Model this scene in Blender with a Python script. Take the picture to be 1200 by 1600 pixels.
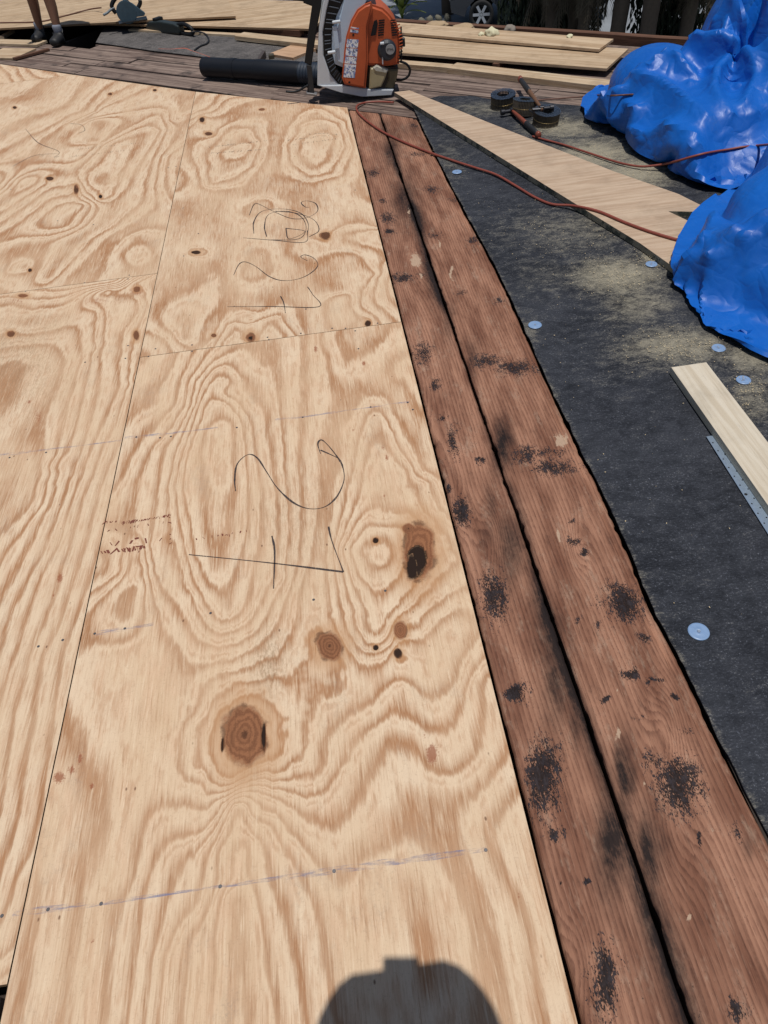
import bpy, bmesh, math, random
import numpy as np
from mathutils import Vector, Matrix, noise

# ------------------------------------------------------------------ camera, sky, sun, exposure
for o in list(bpy.data.objects):
    bpy.data.objects.remove(o)
SC = bpy.context.scene
COL = SC.collection
CAM_P = np.array([-.281, -2.8541, 1.7797]); PITCH, YAW, ROLL, FPX = .8159, .0327, -.1174, 1100.0

def cam_axes():
    cy, sy, cp, sp = math.cos(YAW), math.sin(YAW), math.cos(PITCH), math.sin(PITCH)
    f = np.array([sy*cp, cy*cp, -sp]); r = np.array([cy, -sy, 0.]); u = np.cross(r, f)
    R = math.cos(ROLL)*r + math.sin(ROLL)*u; U = -math.sin(ROLL)*r + math.cos(ROLL)*u
    return R, U, f
CR, CU, CF = cam_axes()
cd = bpy.data.cameras.new('camera'); cam = bpy.data.objects.new('camera', cd); COL.objects.link(cam)
cd.sensor_fit = 'VERTICAL'; cd.sensor_height = 36; cd.lens = FPX/1600*36; cd.clip_end = 500; cd.clip_start = .05
m = Matrix.Identity(4)
for i in range(3):
    m[i][0], m[i][1], m[i][2], m[i][3] = CR[i], CU[i], -CF[i], CAM_P[i]
cam.matrix_world = m
SC.camera = cam

SUN_EL = math.radians(79.5); HEAD = Vector((-.21, .978, 0)).normalized()      # shadows run ahead and a little left
sdir = Vector((-HEAD.x*math.cos(SUN_EL), -HEAD.y*math.cos(SUN_EL), math.sin(SUN_EL)))
w = bpy.data.worlds.new('World'); SC.world = w; w.use_nodes = True
wn = w.node_tree.nodes; bg = wn['Background']
sky = wn.new('ShaderNodeTexSky'); sky.sky_type = 'NISHITA'; sky.sun_disc = False
sky.sun_elevation = SUN_EL; sky.sun_rotation = math.atan2(sdir.x, sdir.y)
w.node_tree.links.new(sky.outputs[0], bg.inputs[0]); bg.inputs[1].default_value = .055
sl = bpy.data.lights.new('sun', 'SUN'); sl.energy = 3.4; sl.angle = math.radians(.53); sl.color = (1, .965, .91)
so = bpy.data.objects.new('sun', sl); COL.objects.link(so)
so.rotation_euler = sdir.to_track_quat('Z', 'Y').to_euler(); so.location = (0, -4, 12)
vs = SC.view_settings; vs.view_transform = 'Standard'; vs.look = 'None'; vs.exposure = 0; vs.gamma = 1
SC.render.engine = 'CYCLES'; SC.cycles.max_bounces = 5; SC.cycles.diffuse_bounces = 3; SC.cycles.glossy_bounces = 3

# ------------------------------------------------------------------ helpers
RNG = random.Random(7)
def deck(u, v, z=0.0):
    """where the ray through photo pixel (u, v) meets the level z"""
    d = (u-600)/FPX*CR - (v-800)/FPX*CU + CF
    t = (z-CAM_P[2])/d[2]
    p = CAM_P + d*t
    return Vector((p[0], p[1], z))
C0 = Vector(CAM_P.tolist())
EV = Vector((.777, -.629, 0)).normalized(); NV = Vector((-EV.y, EV.x, 0)); BO = Vector((0, 3.0, 0))
def bf(s, n, z=0.): return BO + EV*s + NV*n + Vector((0, 0, z))     # frame of the rear roof strip

def link(o, parent=None):
    COL.objects.link(o)
    if parent: o.parent = parent
    return o
def empty(name, loc=(0, 0, 0), rz=0, label=None, cat=None, group=None, kind=None):
    o = bpy.data.objects.new(name, None); o.location = loc; o.rotation_euler = (0, 0, rz); o.empty_display_size = .1
    tag(o, label, cat, group, kind)
    return link(o)
def tag(o, label=None, cat=None, group=None, kind=None):
    if label: o['label'] = label
    if cat: o['category'] = cat
    if group: o['group'] = group
    if kind: o['kind'] = kind
    return o
def mesh(name, verts, faces, mat=None, parent=None, smooth=False):
    me = bpy.data.meshes.new(name); me.from_pydata([tuple(v) for v in verts], [], faces); me.update()
    if mat: me.materials.append(mat)
    if smooth: me.polygons.foreach_set('use_smooth', [True]*len(me.polygons))
    return link(bpy.data.objects.new(name, me), parent)
def finish(name, bm, mat=None, parent=None, smooth=False, bevel=0, seg=2):
    bmesh.ops.recalc_face_normals(bm, faces=bm.faces)
    if bevel:
        bmesh.ops.bevel(bm, geom=list(bm.edges), offset=bevel, segments=seg, affect='EDGES', clamp_overlap=True, profile=.6)
    me = bpy.data.meshes.new(name); bm.to_mesh(me); bm.free()
    for mm in (mat if isinstance(mat, (list, tuple)) else [mat]):
        if mm: me.materials.append(mm)
    if smooth: me.polygons.foreach_set('use_smooth', [True]*len(me.polygons))
    return link(bpy.data.objects.new(name, me), parent)
def bm_box(bm, c, size, rot=None):
    r = bmesh.ops.create_cube(bm, size=1)
    M = Matrix.Translation(c) @ (rot or Matrix.Identity(4)) @ Matrix.Diagonal((*size, 1))
    bmesh.ops.transform(bm, matrix=M, verts=r['verts']); return r['verts']
def bm_cyl(bm, a, b, r1, r2=None, n=14, caps=True):
    a, b = Vector(a), Vector(b); d = b-a
    r = bmesh.ops.create_cone(bm, cap_ends=caps, segments=n, radius1=r1, radius2=r1 if r2 is None else r2, depth=d.length)
    bmesh.ops.transform(bm, matrix=Matrix.Translation((a+b)/2) @ d.to_track_quat('Z', 'Y').to_matrix().to_4x4(), verts=r['verts'])
    return r['verts']
def bm_sphere(bm, c, r, n=16):
    q = bmesh.ops.create_uvsphere(bm, u_segments=n, v_segments=n//2+2, radius=1)
    r = (r, r, r) if isinstance(r, (int, float)) else r
    bmesh.ops.transform(bm, matrix=Matrix.Translation(c) @ Matrix.Diagonal((*r, 1)), verts=q['verts']); return q['verts']
def bm_prism(bm, poly, axis_from, axis_to):
    """poly: list of Vectors on one plane; extrude from +axis_from to +axis_to (Vectors)"""
    a = [bm.verts.new(Vector(p)+axis_from) for p in poly]; b = [bm.verts.new(Vector(p)+axis_to) for p in poly]
    bm.faces.new(a); bm.faces.new(b[::-1])
    for i in range(len(a)):
        j = (i+1) % len(a); bm.faces.new((a[i], b[i], b[j], a[j]))
def catmull(pts, per=6):
    P = [Vector(p) for p in pts]; out = []
    P = [2*P[0]-P[1]] + P + [2*P[-1]-P[-2]]
    for i in range(1, len(P)-2):
        for k in range(per):
            t = k/per; a, b, c, d = P[i-1], P[i], P[i+1], P[i+2]
            out.append(.5*((2*b)+(-a+c)*t+(2*a-5*b+4*c-d)*t*t+(-a+3*b-3*c+d)*t**3))
    out.append(P[-2]); return out
def tube(name, pts, r, mat, parent=None, n=8, per=6, taper=None):
    P = catmull(pts, per) if per else [Vector(p) for p in pts]
    V, F = [], []
    up = Vector((0, 0, 1))
    for i, p in enumerate(P):
        t = (P[min(i+1, len(P)-1)]-P[max(i-1, 0)]).normalized()
        a = t.cross(up)
        if a.length < 1e-3: a = t.cross(Vector((1, 0, 0)))
        a.normalize(); b = a.cross(t)
        rr = r*(taper(i/(len(P)-1)) if taper else 1)
        for k in range(n):
            an = 2*math.pi*k/n; V.append(p+a*math.cos(an)*rr+b*math.sin(an)*rr)
    for i in range(len(P)-1):
        for k in range(n):
            a0 = i*n+k; a1 = i*n+(k+1) % n; F.append((a0, a1, a1+n, a0+n))
    F.append(tuple(range(n))[::-1]); F.append(tuple((len(P)-1)*n+k for k in range(n)))
    return mesh(name, V, F, mat, parent, True)
def ribbon(pts, w, per=6):
    P = catmull(pts, per); V, F = [], []
    for i, p in enumerate(P):
        t = (P[min(i+1, len(P)-1)]-P[max(i-1, 0)]).normalized(); a = Vector((-t.y, t.x, 0))*w*.5*(1+.4*math.sin(i*.37+P[0].x*9))*RNG.uniform(.8, 1.15)
        V += [p+a, p-a]
        if i: F.append((2*i-2, 2*i-1, 2*i+1, 2*i))
    return V, F

# ------------------------------------------------------------------ material helpers
def newmat(name):
    mt = bpy.data.materials.new(name); mt.use_nodes = True
    nt = mt.node_tree; return mt, nt, nt.nodes['Principled BSDF']
def N(nt, kind, **kw):
    n = nt.nodes.new('ShaderNode'+kind)
    for k, v in kw.items():
        if k.startswith('in_'):
            key = k[3:]; n.inputs[int(key) if key.isdigit() else key].default_value = v
        else: setattr(n, k, v)
    return n
def L(nt, a, b): nt.links.new(a, b)
def math_n(nt, op, a, b=None, c=None, clamp=False):
    n = nt.nodes.new('ShaderNodeMath'); n.operation = op; n.use_clamp = clamp
    for i, x in enumerate((a, b, c)):
        if x is None: continue
        if isinstance(x, (int, float)): n.inputs[i].default_value = x
        else: L(nt, x, n.inputs[i])
    return n.outputs[0]
def smooth_n(nt, x, a, b):
    n = nt.nodes.new('ShaderNodeMapRange'); n.interpolation_type = 'SMOOTHSTEP'; n.clamp = True
    L(nt, x, n.inputs[0]); n.inputs[1].default_value = a; n.inputs[2].default_value = b
    n.inputs[3].default_value = 0; n.inputs[4].default_value = 1; return n.outputs[0]
def ramp_n(nt, x, stops):
    n = nt.nodes.new('ShaderNodeValToRGB'); cr = n.color_ramp
    while len(cr.elements) < len(stops): cr.elements.new(.5)
    for el, (p, c) in zip(cr.elements, stops): el.position = p; el.color = (*c, 1)
    L(nt, x, n.inputs[0]); return n.outputs[0]
def mix_n(nt, f, a, b, mode='MIX'):
    n = nt.nodes.new('ShaderNodeMix'); n.data_type = 'RGBA'; n.blend_type = mode
    for sock, x in ((n.inputs[0], f), (n.inputs[6], a), (n.inputs[7], b)):
        if isinstance(x, (int, float)): sock.default_value = x
        elif isinstance(x, tuple): sock.default_value = (*x, 1)
        else: L(nt, x, sock)
    return n.outputs[2]
def coords(nt, scale=(1, 1, 1), rotz=0, loc=(0, 0, 0)):
    tc = N(nt, 'TexCoord'); mp = N(nt, 'Mapping')
    mp.inputs['Scale'].default_value = scale; mp.inputs['Rotation'].default_value = (0, 0, rotz); mp.inputs['Location'].default_value = loc
    L(nt, tc.outputs['Object'], mp.inputs[0]); return mp.outputs[0]
def noise_n(nt, vec, scale, detail=3, rough=.55, dist=0):
    n = N(nt, 'TexNoise'); n.inputs['Scale'].default_value = scale; n.inputs['Detail'].default_value = detail
    n.inputs['Roughness'].default_value = rough; n.inputs['Distortion'].default_value = dist
    L(nt, vec, n.inputs['Vector']); return n.outputs[0]
def attr_n(nt, name):
    n = N(nt, 'Attribute'); n.attribute_name = name; return n
def bump_n(nt, bs, h, strength=.3, dist=.002):
    b = N(nt, 'Bump'); b.inputs['Strength'].default_value = strength; b.inputs['Distance'].default_value = dist
    L(nt, h, b.inputs['Height']); L(nt, b.outputs[0], bs.inputs['Normal'])
def plain(name, col, rough=.5, metal=0, var=.12, scale=40, bump=0, spec=.5, coat=0):
    mt, nt, bs = newmat(name)
    v = coords(nt); nz = noise_n(nt, v, scale, 4)
    c = mix_n(nt, nz, tuple(x*(1-var) for x in col), tuple(min(1, x*(1+var)) for x in col))
    nz2 = noise_n(nt, v, scale*.15, 3)
    c = mix_n(nt, math_n(nt, 'MULTIPLY', nz2, var*1.5), c, tuple(x*.6 for x in col))
    L(nt, c, bs.inputs['Base Color']); bs.inputs['Roughness'].default_value = rough; bs.inputs['Metallic'].default_value = metal
    bs.inputs['Specular IOR Level'].default_value = spec; bs.inputs['Coat Weight'].default_value = coat
    if bump: bump_n(nt, bs, nz, bump, .004)
    return mt

def mat_ply():
    mt, nt, bs = newmat('pine_plywood')
    g = attr_n(nt, 'grain').outputs['Fac']
    v = coords(nt); fib = noise_n(nt, coords(nt, (34, 2.2, 20)), 3, 3, .7); fine = noise_n(nt, coords(nt, (105, 4.2, 40)), 2, 4, .78)
    low = noise_n(nt, coords(nt, (1, .5, 1)), 4, 2); mid = noise_n(nt, coords(nt, (2.2, .8, 1)), 12, 3, .6); grit = noise_n(nt, v, 190, 2, .75)
    g2 = math_n(nt, 'MULTIPLY_ADD', fib, .52, g)
    g2 = math_n(nt, 'MULTIPLY_ADD', mid, .30, g2)
    g2 = math_n(nt, 'MULTIPLY_ADD', fine, .42, g2)
    t = math_n(nt, 'FRACT', g2)
    band = ramp_n(nt, t, [(0, (.05,)*3), (.30, (.04,)*3), (.55, (.50,)*3), (.74, (1,)*3), (.86, (.85,)*3), (.98, (.05,)*3)])
    amt = math_n(nt, 'MULTIPLY', band, math_n(nt, 'MULTIPLY_ADD', smooth_n(nt, low, .30, .66), .62, .38))
    t2 = math_n(nt, 'FRACT', math_n(nt, 'MULTIPLY_ADD', g2, 2.0, .35))
    b2 = ramp_n(nt, t2, [(0, (0,)*3), (.45, (.05,)*3), (.70, (1,)*3), (.85, (.8,)*3), (.97, (0,)*3)])
    b2 = math_n(nt, 'MULTIPLY', b2, math_n(nt, 'MULTIPLY', smooth_n(nt, mid, .38, .62), .42))
    amt = math_n(nt, 'MAXIMUM', amt, b2)
    cream = mix_n(nt, smooth_n(nt, low, .3, .7), (.632, .452, .292), (.712, .550, .388))
    cream = mix_n(nt, math_n(nt, 'MULTIPLY', smooth_n(nt, mid, .40, .75), .6), cream, (.675, .462, .305))
    tan = mix_n(nt, mid, (.330, .160, .076), (.428, .224, .113))
    oi = N(nt, 'ObjectInfo'); cream = mix_n(nt, math_n(nt, 'MULTIPLY', oi.outputs['Random'], .30), cream, (.58, .47, .345))
    c = mix_n(nt, amt, cream, tan)
    # fibre streaks, pores and grit
    st = smooth_n(nt, fine, .50, .74)
    c = mix_n(nt, math_n(nt, 'MULTIPLY', st, math_n(nt, 'MULTIPLY_ADD', amt, .50, .34)), c, (.285, .135, .060))
    c = mix_n(nt, math_n(nt, 'MULTIPLY', smooth_n(nt, fine, .48, .26), .55), c, (.78, .63, .45))
    c = mix_n(nt, math_n(nt, 'MULTIPLY', smooth_n(nt, grit, .52, .78), .26), c, (.26, .16, .10))
    # grey grime, boot scuffs and little pitch flecks
    gr0 = noise_n(nt, coords(nt, (1, .6, 1), .3), 6, 4, .75)
    gr = math_n(nt, 'MULTIPLY', smooth_n(nt, gr0, .54, .80), smooth_n(nt, grit, .30, .60))
    c = mix_n(nt, math_n(nt, 'MULTIPLY', gr, .36), c, (.30, .245, .20))
    vo = N(nt, 'TexVoronoi'); L(nt, coords(nt, (1, .55, 1)), vo.inputs['Vector']); vo.inputs['Scale'].default_value = 21
    fl = smooth_n(nt, vo.outputs['Distance'], .085, .035)
    sel = smooth_n(nt, math_n(nt, 'FRACT', math_n(nt, 'MULTIPLY', vo.outputs['Color'], 7.31)), .66, .72)
    c = mix_n(nt, math_n(nt, 'MULTIPLY', math_n(nt, 'MULTIPLY', fl, sel), .8), c, (.15, .075, .04))
    # rough torn-grain area
    fz = attr_n(nt, 'fuzz').outputs['Fac']
    fzn = noise_n(nt, coords(nt, (90, 26, 40)), 2, 3, .75)
    c = mix_n(nt, math_n(nt, 'MULTIPLY', math_n(nt, 'MULTIPLY', fz, .7), smooth_n(nt, fzn, .42, .66)), c, (.30, .19, .11))
    # knots: r distance in knot radii, g darkness, b red brown pitch smear
    ka = attr_n(nt, 'knot'); sp = N(nt, 'SeparateColor'); L(nt, ka.outputs['Color'], sp.inputs[0])
    kd = math_n(nt, 'MULTIPLY_ADD', math_n(nt, 'SUBTRACT', mid, .5), .35, math_n(nt, 'MULTIPLY_ADD', math_n(nt, 'SUBTRACT', grit, .5), .28, sp.outputs[0]))
    pm = math_n(nt, 'ADD', sp.outputs[2], math_n(nt, 'MULTIPLY', math_n(nt, 'ADD', math_n(nt, 'SUBTRACT', fib, .5), math_n(nt, 'SUBTRACT', grit, .5)), .9))
    c = mix_n(nt, math_n(nt, 'MULTIPLY', smooth_n(nt, pm, .35, .75), .75), c, (.26, .075, .032))
    dark = math_n(nt, 'MULTIPLY', sp.outputs[1], smooth_n(nt, math_n(nt, 'MULTIPLY_ADD', kd, -.25, mid), .12, .32), clamp=True)
    c = mix_n(nt, math_n(nt, 'MULTIPLY', smooth_n(nt, kd, 2.4, .9), .60), c, (.44, .225, .10))
    rings = math_n(nt, 'SINE', math_n(nt, 'MULTIPLY', kd, 26))
    kc = mix_n(nt, math_n(nt, 'MULTIPLY_ADD', rings, .45, .5), (.300, .130, .062), (.190, .078, .038))
    kc = mix_n(nt, math_n(nt, 'MULTIPLY', smooth_n(nt, fib, .45, .7), .5), kc, (.15, .065, .032))
    kc = mix_n(nt, smooth_n(nt, kd, .25, .0), kc, (.09, .038, .02))
    kc = mix_n(nt, dark, kc, (.022, .012, .008))
    c = mix_n(nt, smooth_n(nt, kd, 1.20, .80), c, kc)
    rim = math_n(nt, 'MULTIPLY', smooth_n(nt, kd, .84, .97), smooth_n(nt, kd, 1.20, 1.02))
    rim = math_n(nt, 'MULTIPLY', rim, smooth_n(nt, noise_n(nt, v, 19, 1), .50, .60))
    c = mix_n(nt, math_n(nt, 'MULTIPLY', rim, .5), c, (.06, .028, .016))
    L(nt, c, bs.inputs['Base Color'])
    bs.inputs['Roughness'].default_value = .7; bs.inputs['Specular IOR Level'].default_value = .15
    hf = noise_n(nt, coords(nt, (105, 4.2, 40)), 2, 4, .78)
    h = math_n(nt, 'MULTIPLY_ADD', math_n(nt, 'MULTIPLY', fz, hf), 1.8, hf)
    h = math_n(nt, 'SUBTRACT', h, math_n(nt, 'MULTIPLY', math_n(nt, 'MULTIPLY', sp.outputs[1], smooth_n(nt, sp.outputs[0], 1.04, .8)), 4))
    bump_n(nt, bs, h, .55, .0022)
    return mt

def mat_oldboard():
    mt, nt, bs = newmat('old_brown_board')
    g = attr_n(nt, 'grain').outputs['Fac']
    v = coords(nt); fine = noise_n(nt, coords(nt, (115, 3.2, 60)), 2, 4, .78); fib = noise_n(nt, coords(nt, (40, 1.4, 20)), 3, 3, .65)
    low = noise_n(nt, coords(nt, (5, .9, 1)), 3, 3, .6); sp_ = noise_n(nt, coords(nt, (1, .42, 1)), 330, 2, .75); sp2 = noise_n(nt, coords(nt, (1, .5, 1)), 75, 3, .75)
    g2 = math_n(nt, 'MULTIPLY_ADD', fib, 1.1, g)
    t = math_n(nt, 'FRACT', g2)
    band = ramp_n(nt, t, [(0, (.0,)*3), (.35, (.10,)*3), (.72, (.75,)*3), (.90, (1,)*3), (1, (0,)*3)])
    lo2 = smooth_n(nt, low, .28, .72)
    c1 = mix_n(nt, lo2, (.185, .080, .049), (.395, .205, .132))
    c2 = mix_n(nt, lo2, (.078, .032, .021), (.180, .080, .052))
    band = math_n(nt, 'MULTIPLY', band, math_n(nt, 'MULTIPLY_ADD', smooth_n(nt, sp2, .30, .65), .5, .35))
    c = mix_n(nt, band, c1, c2)
    c = mix_n(nt, math_n(nt, 'MULTIPLY', smooth_n(nt, fine, .55, .72), .6), c, (.050, .024, .017))
    c = mix_n(nt, math_n(nt, 'MULTIPLY', smooth_n(nt, fine, .44, .26), .45), c, (.46, .275, .19))
    # dusty pale wear and dark grime
    wn_ = noise_n(nt, coords(nt, (2.4, .8, 1), .1), 9, 4, .8)
    c = mix_n(nt, math_n(nt, 'MULTIPLY', smooth_n(nt, wn_, .52, .76), .55), c, (.42, .29, .21))
    c = mix_n(nt, math_n(nt, 'MULTIPLY', smooth_n(nt, wn_, .42, .22), .55), c, (.070, .036, .027))
    sa = attr_n(nt, 'stain'); s3 = N(nt, 'SeparateColor'); L(nt, sa.outputs['Color'], s3.inputs[0])
    # r: speckled tar, g: soft soot, b: pale chip
    soot = math_n(nt, 'MULTIPLY', s3.outputs[1], math_n(nt, 'MULTIPLY_ADD', math_n(nt, 'ADD', sp2, fine), .95, .15), clamp=True)
    c = mix_n(nt, math_n(nt, 'MULTIPLY', soot, .95), c, (.010, .009, .010))
    m1 = math_n(nt, 'ADD', s3.outputs[0], math_n(nt, 'MULTIPLY', math_n(nt, 'SUBTRACT', sp_, .5), 1.9))
    m1 = math_n(nt, 'ADD', m1, math_n(nt, 'MULTIPLY', math_n(nt, 'SUBTRACT', sp2, .5), 1.5))
    tar = math_n(nt, 'MULTIPLY', smooth_n(nt, m1, .40, .62), smooth_n(nt, s3.outputs[0], .02, .22))
    c = mix_n(nt, math_n(nt, 'MULTIPLY', tar, .95), c, mix_n(nt, smooth_n(nt, sp2, .4, .7), (.008, .007, .008), (.030, .028, .034)))
    ch = math_n(nt, 'ADD', s3.outputs[2], math_n(nt, 'MULTIPLY', math_n(nt, 'SUBTRACT', sp2, .5), 1.3))
    c = mix_n(nt, math_n(nt, 'MULTIPLY', smooth_n(nt, ch, .45, .65), .8), c, (.47, .34, .24))
    spk = math_n(nt, 'MULTIPLY', smooth_n(nt, sp_, .62, .70), smooth_n(nt, math_n(nt, 'ADD', wn_, math_n(nt, 'MULTIPLY', low, .4)), .66, .84))
    c = mix_n(nt, math_n(nt, 'MULTIPLY', spk, .85), c, (.022, .016, .014))
    L(nt, c, bs.inputs['Base Color']); bs.inputs['Roughness'].default_value = .72; bs.inputs['Specular IOR Level'].default_value = .14
    h = math_n(nt, 'MULTIPLY_ADD', s3.outputs[0], .5, noise_n(nt, coords(nt, (115, 3.2, 60)), 2, 3, .78))
    bump_n(nt, bs, h, .8, .0035)
    return mt

def mat_lumber(name, light, dark, along=(2, 40, 40), grime=.3, soot=0.0):
    """streaky wood for planks; local x runs along the plank"""
    mt, nt, bs = newmat(name)
    v = coords(nt); oi = N(nt, 'ObjectInfo')
    mp = N(nt, 'Mapping'); mp.inputs['Scale'].default_value = along
    tc = N(nt, 'TexCoord'); add = N(nt, 'VectorMath'); add.operation = 'ADD'
    L(nt, tc.outputs['Object'], add.inputs[0])
    cmb = N(nt, 'CombineXYZ'); r = math_n(nt, 'MULTIPLY', oi.outputs['Random'], 37.0)
    for i in range(3): L(nt, r, cmb.inputs[i])
    L(nt, cmb.outputs[0], add.inputs[1]); L(nt, add.outputs[0], mp.inputs[0])
    n1 = noise_n(nt, mp.outputs[0], 1.0, 5, .65, .6); n2 = noise_n(nt, mp.outputs[0], 4, 4, .7)
    n3 = noise_n(nt, add.outputs[0], 5, 4, .65)
    f = smooth_n(nt, n1, .34, .66)
    c = mix_n(nt, f, light, dark)
    c = mix_n(nt, math_n(nt, 'MULTIPLY', smooth_n(nt, n2, .55, .75), .5), c, tuple(x*.45 for x in dark))
    c = mix_n(nt, math_n(nt, 'MULTIPLY', smooth_n(nt, n3, .45, .75), grime), c, tuple(x*.5 for x in dark))
    c = mix_n(nt, math_n(nt, 'MULTIPLY', oi.outputs['Random'], .25), c, tuple(x*.7 for x in light))
    if soot:
        n4 = noise_n(nt, add.outputs[0], 3.2, 6, .7)
        c = mix_n(nt, math_n(nt, 'MULTIPLY', smooth_n(nt, n4, .52, .70), soot), c, (.02, .019, .021))
    L(nt, c, bs.inputs['Base Color']); bs.inputs['Roughness'].default_value = .75; bs.inputs['Specular IOR Level'].default_value = .12
    bump_n(nt, bs, n2, .5, .004)
    return mt

def mat_felt(name, base, mottle, dustc, amount):  # second tone is the felt's own paler mottling
    mt, nt, bs = newmat(name)
    v = coords(nt)
    fibre = noise_n(nt, coords(nt, (1, 3.0, 1), .62), 70, 4, .8, .6); big = noise_n(nt, v, 2.4, 4, .65); blot = noise_n(nt, coords(nt, (1, 1.8, 1), .5), 13, 4, .75, .5); grit = noise_n(nt, v, 150, 3, .85)
    c = mix_n(nt, smooth_n(nt, math_n(nt, 'MULTIPLY_ADD', blot, .5, math_n(nt, 'MULTIPLY', big, .5)), .36, .62), base, mottle)
    c = mix_n(nt, math_n(nt, 'MULTIPLY', smooth_n(nt, fibre, .50, .80), .60), c, tuple(x*3.4 for x in mottle))
    c = mix_n(nt, math_n(nt, 'MULTIPLY', smooth_n(nt, grit, .56, .76), math_n(nt, 'MULTIPLY_ADD', smooth_n(nt, blot, .34, .64), .75, .30)), c, tuple(x*5.5 for x in mottle))
    c = mix_n(nt, math_n(nt, 'MULTIPLY', smooth_n(nt, grit, .44, .26), .6), c, tuple(x*.35 for x in base))
    da = attr_n(nt, 'dust').outputs['Fac']
    m0 = math_n(nt, 'MULTIPLY_ADD', blot, .46, math_n(nt, 'MULTIPLY_ADD', fibre, .40, math_n(nt, 'MULTIPLY', grit, .30)))
    d = math_n(nt, 'MULTIPLY_ADD', da, .34, m0)
    dm = smooth_n(nt, d, .63, .95)
    c = mix_n(nt, math_n(nt, 'MULTIPLY', dm, amount), c, dustc)
    L(nt, c, bs.inputs['Base Color']); bs.inputs['Roughness'].default_value = .85; bs.inputs['Specular IOR Level'].default_value = .18
    bump_n(nt, bs, noise_n(nt, coords(nt, (1, 2.2, 1), .6), 38, 3, .75), .6, .009)
    return mt

PLY = mat_ply(); OLD = mat_oldboard()
PLYEDGE = mat_lumber('plywood_edge', (.36, .24, .14), (.16, .095, .055), (2, 2, 260), .2)
GREYBOARD = mat_lumber('weathered_grey_brown_board', (.30, .225, .185), (.085, .056, .048), (1.2, 38, 38), .5, .75)
LUMBER = mat_lumber('pale_pine_lumber', (.56, .44, .305), (.40, .275, .165), (1.5, 34, 34), .45)
OSBPLY = mat_lumber('pale_plywood_board', (.55, .42, .285), (.37, .25, .15), (1.1, 24, 24), .5)
OFFCUT = mat_lumber('pinkish_plywood_offcut', (.55, .42, .305), (.41, .285, .195), (2, 40, 40), .35)
WHITEWOOD = mat_lumber('whitish_new_board', (.63, .56, .45), (.52, .44, .33), (1.6, 44, 44), .35)
BROWNWOOD = mat_lumber('brown_fascia_wood', (.16, .085, .055), (.085, .042, .028), (2, 40, 40), .4)
DARKGAP = plain('void_shade_wood', (.035, .024, .018), .9)  # near-black so the shade of the void below the deck is in the colour
FELT = mat_felt('black_roofing_felt', (.013, .0145, .019), (.036, .039, .048), (.34, .305, .225), .80)
GREYFELT = mat_felt('weathered_grey_felt', (.045, .042, .042), (.115, .105, .10), (.40, .36, .30), .8)
PENCIL = plain('dark_pencil', (.045, .032, .03), .6)
STAMPK = plain('black_ink', (.06, .05, .045), .7); STAMPR = plain('red_brown_ink', (.17, .045, .025), .6)
NAILM = plain('dull_nail_steel', (.16, .15, .15), .45, .7)

def mat_chalk():
    mt, nt, bs = newmat('blue_chalk')
    tr = N(nt, 'BsdfTransparent'); mx = N(nt, 'MixShader'); out = nt.nodes['Material Output']
    bs.inputs['Base Color'].default_value = (.20, .24, .42, 1); bs.inputs['Roughness'].default_value = .9
    f = math_n(nt, 'MULTIPLY', smooth_n(nt, noise_n(nt, coords(nt, (4, 30, 1)), 3, 5, .75), .42, .72), .55)
    L(nt, f, mx.inputs[0]); L(nt, tr.outputs[0], mx.inputs[1]); L(nt, bs.outputs[0], mx.inputs[2]); L(nt, mx.outputs[0], out.inputs[0])
    return mt
CHALK = mat_chalk()
nt_ = PENCIL.node_tree; tr_ = nt_.nodes.new('ShaderNodeBsdfTransparent'); mx_ = nt_.nodes.new('ShaderNodeMixShader'); bs_ = nt_.nodes['Principled BSDF']
f_ = smooth_n(nt_, noise_n(nt_, coords(nt_, (120, 25, 1)), 3, 3, .8), .26, .50)
L(nt_, f_, mx_.inputs[0]); L(nt_, tr_.outputs[0], mx_.inputs[1]); L(nt_, bs_.outputs[0], mx_.inputs[2]); L(nt_, mx_.outputs[0], nt_.nodes['Material Output'].inputs[0])

# ------------------------------------------------------------------ setting: ground, house under the deck, deck
ROOF_N = 2.22
def ground_mats():
    mt, nt, bs = newmat('lawn_ground')
    v = coords(nt); a = noise_n(nt, v, 3, 6, .7); b = noise_n(nt, v, .25, 4)
    c = mix_n(nt, a, (.05, .075, .025), (.12, .13, .06)); c = mix_n(nt, smooth_n(nt, b, .45, .7), c, (.17, .15, .10))
    L(nt, c, bs.inputs['Base Color']); bs.inputs['Roughness'].default_value = .95
    m2, nt, bs = newmat('pale_concrete')
    v = coords(nt); a = noise_n(nt, v, 14, 6, .7); b = noise_n(nt, v, .6, 4)
    c = mix_n(nt, a, (.20, .225, .25), (.28, .30, .33)); c = mix_n(nt, smooth_n(nt, b, .4, .7), c, (.17, .185, .205))
    L(nt, c, bs.inputs['Base Color']); bs.inputs['Roughness'].default_value = .9
    return mt, m2
LAWN, CONC = ground_mats()
GZ = -4.0
tag(mesh('ground', [(-150, -150, GZ), (150, -150, GZ), (150, 150, GZ), (-150, 150, GZ)], [(0, 1, 2, 3)], LAWN), 'green and dry lawn around the house below the roof', None, None, 'structure')
tag(mesh('driveway', [(-14, 14.5, GZ+.006), (30, 8, GZ+.006), (36, 26, GZ+.006), (-10, 34, GZ+.006)], [(0, 1, 2, 3)], CONC), 'pale concrete driveway behind the house', None, None, 'structure')
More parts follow.
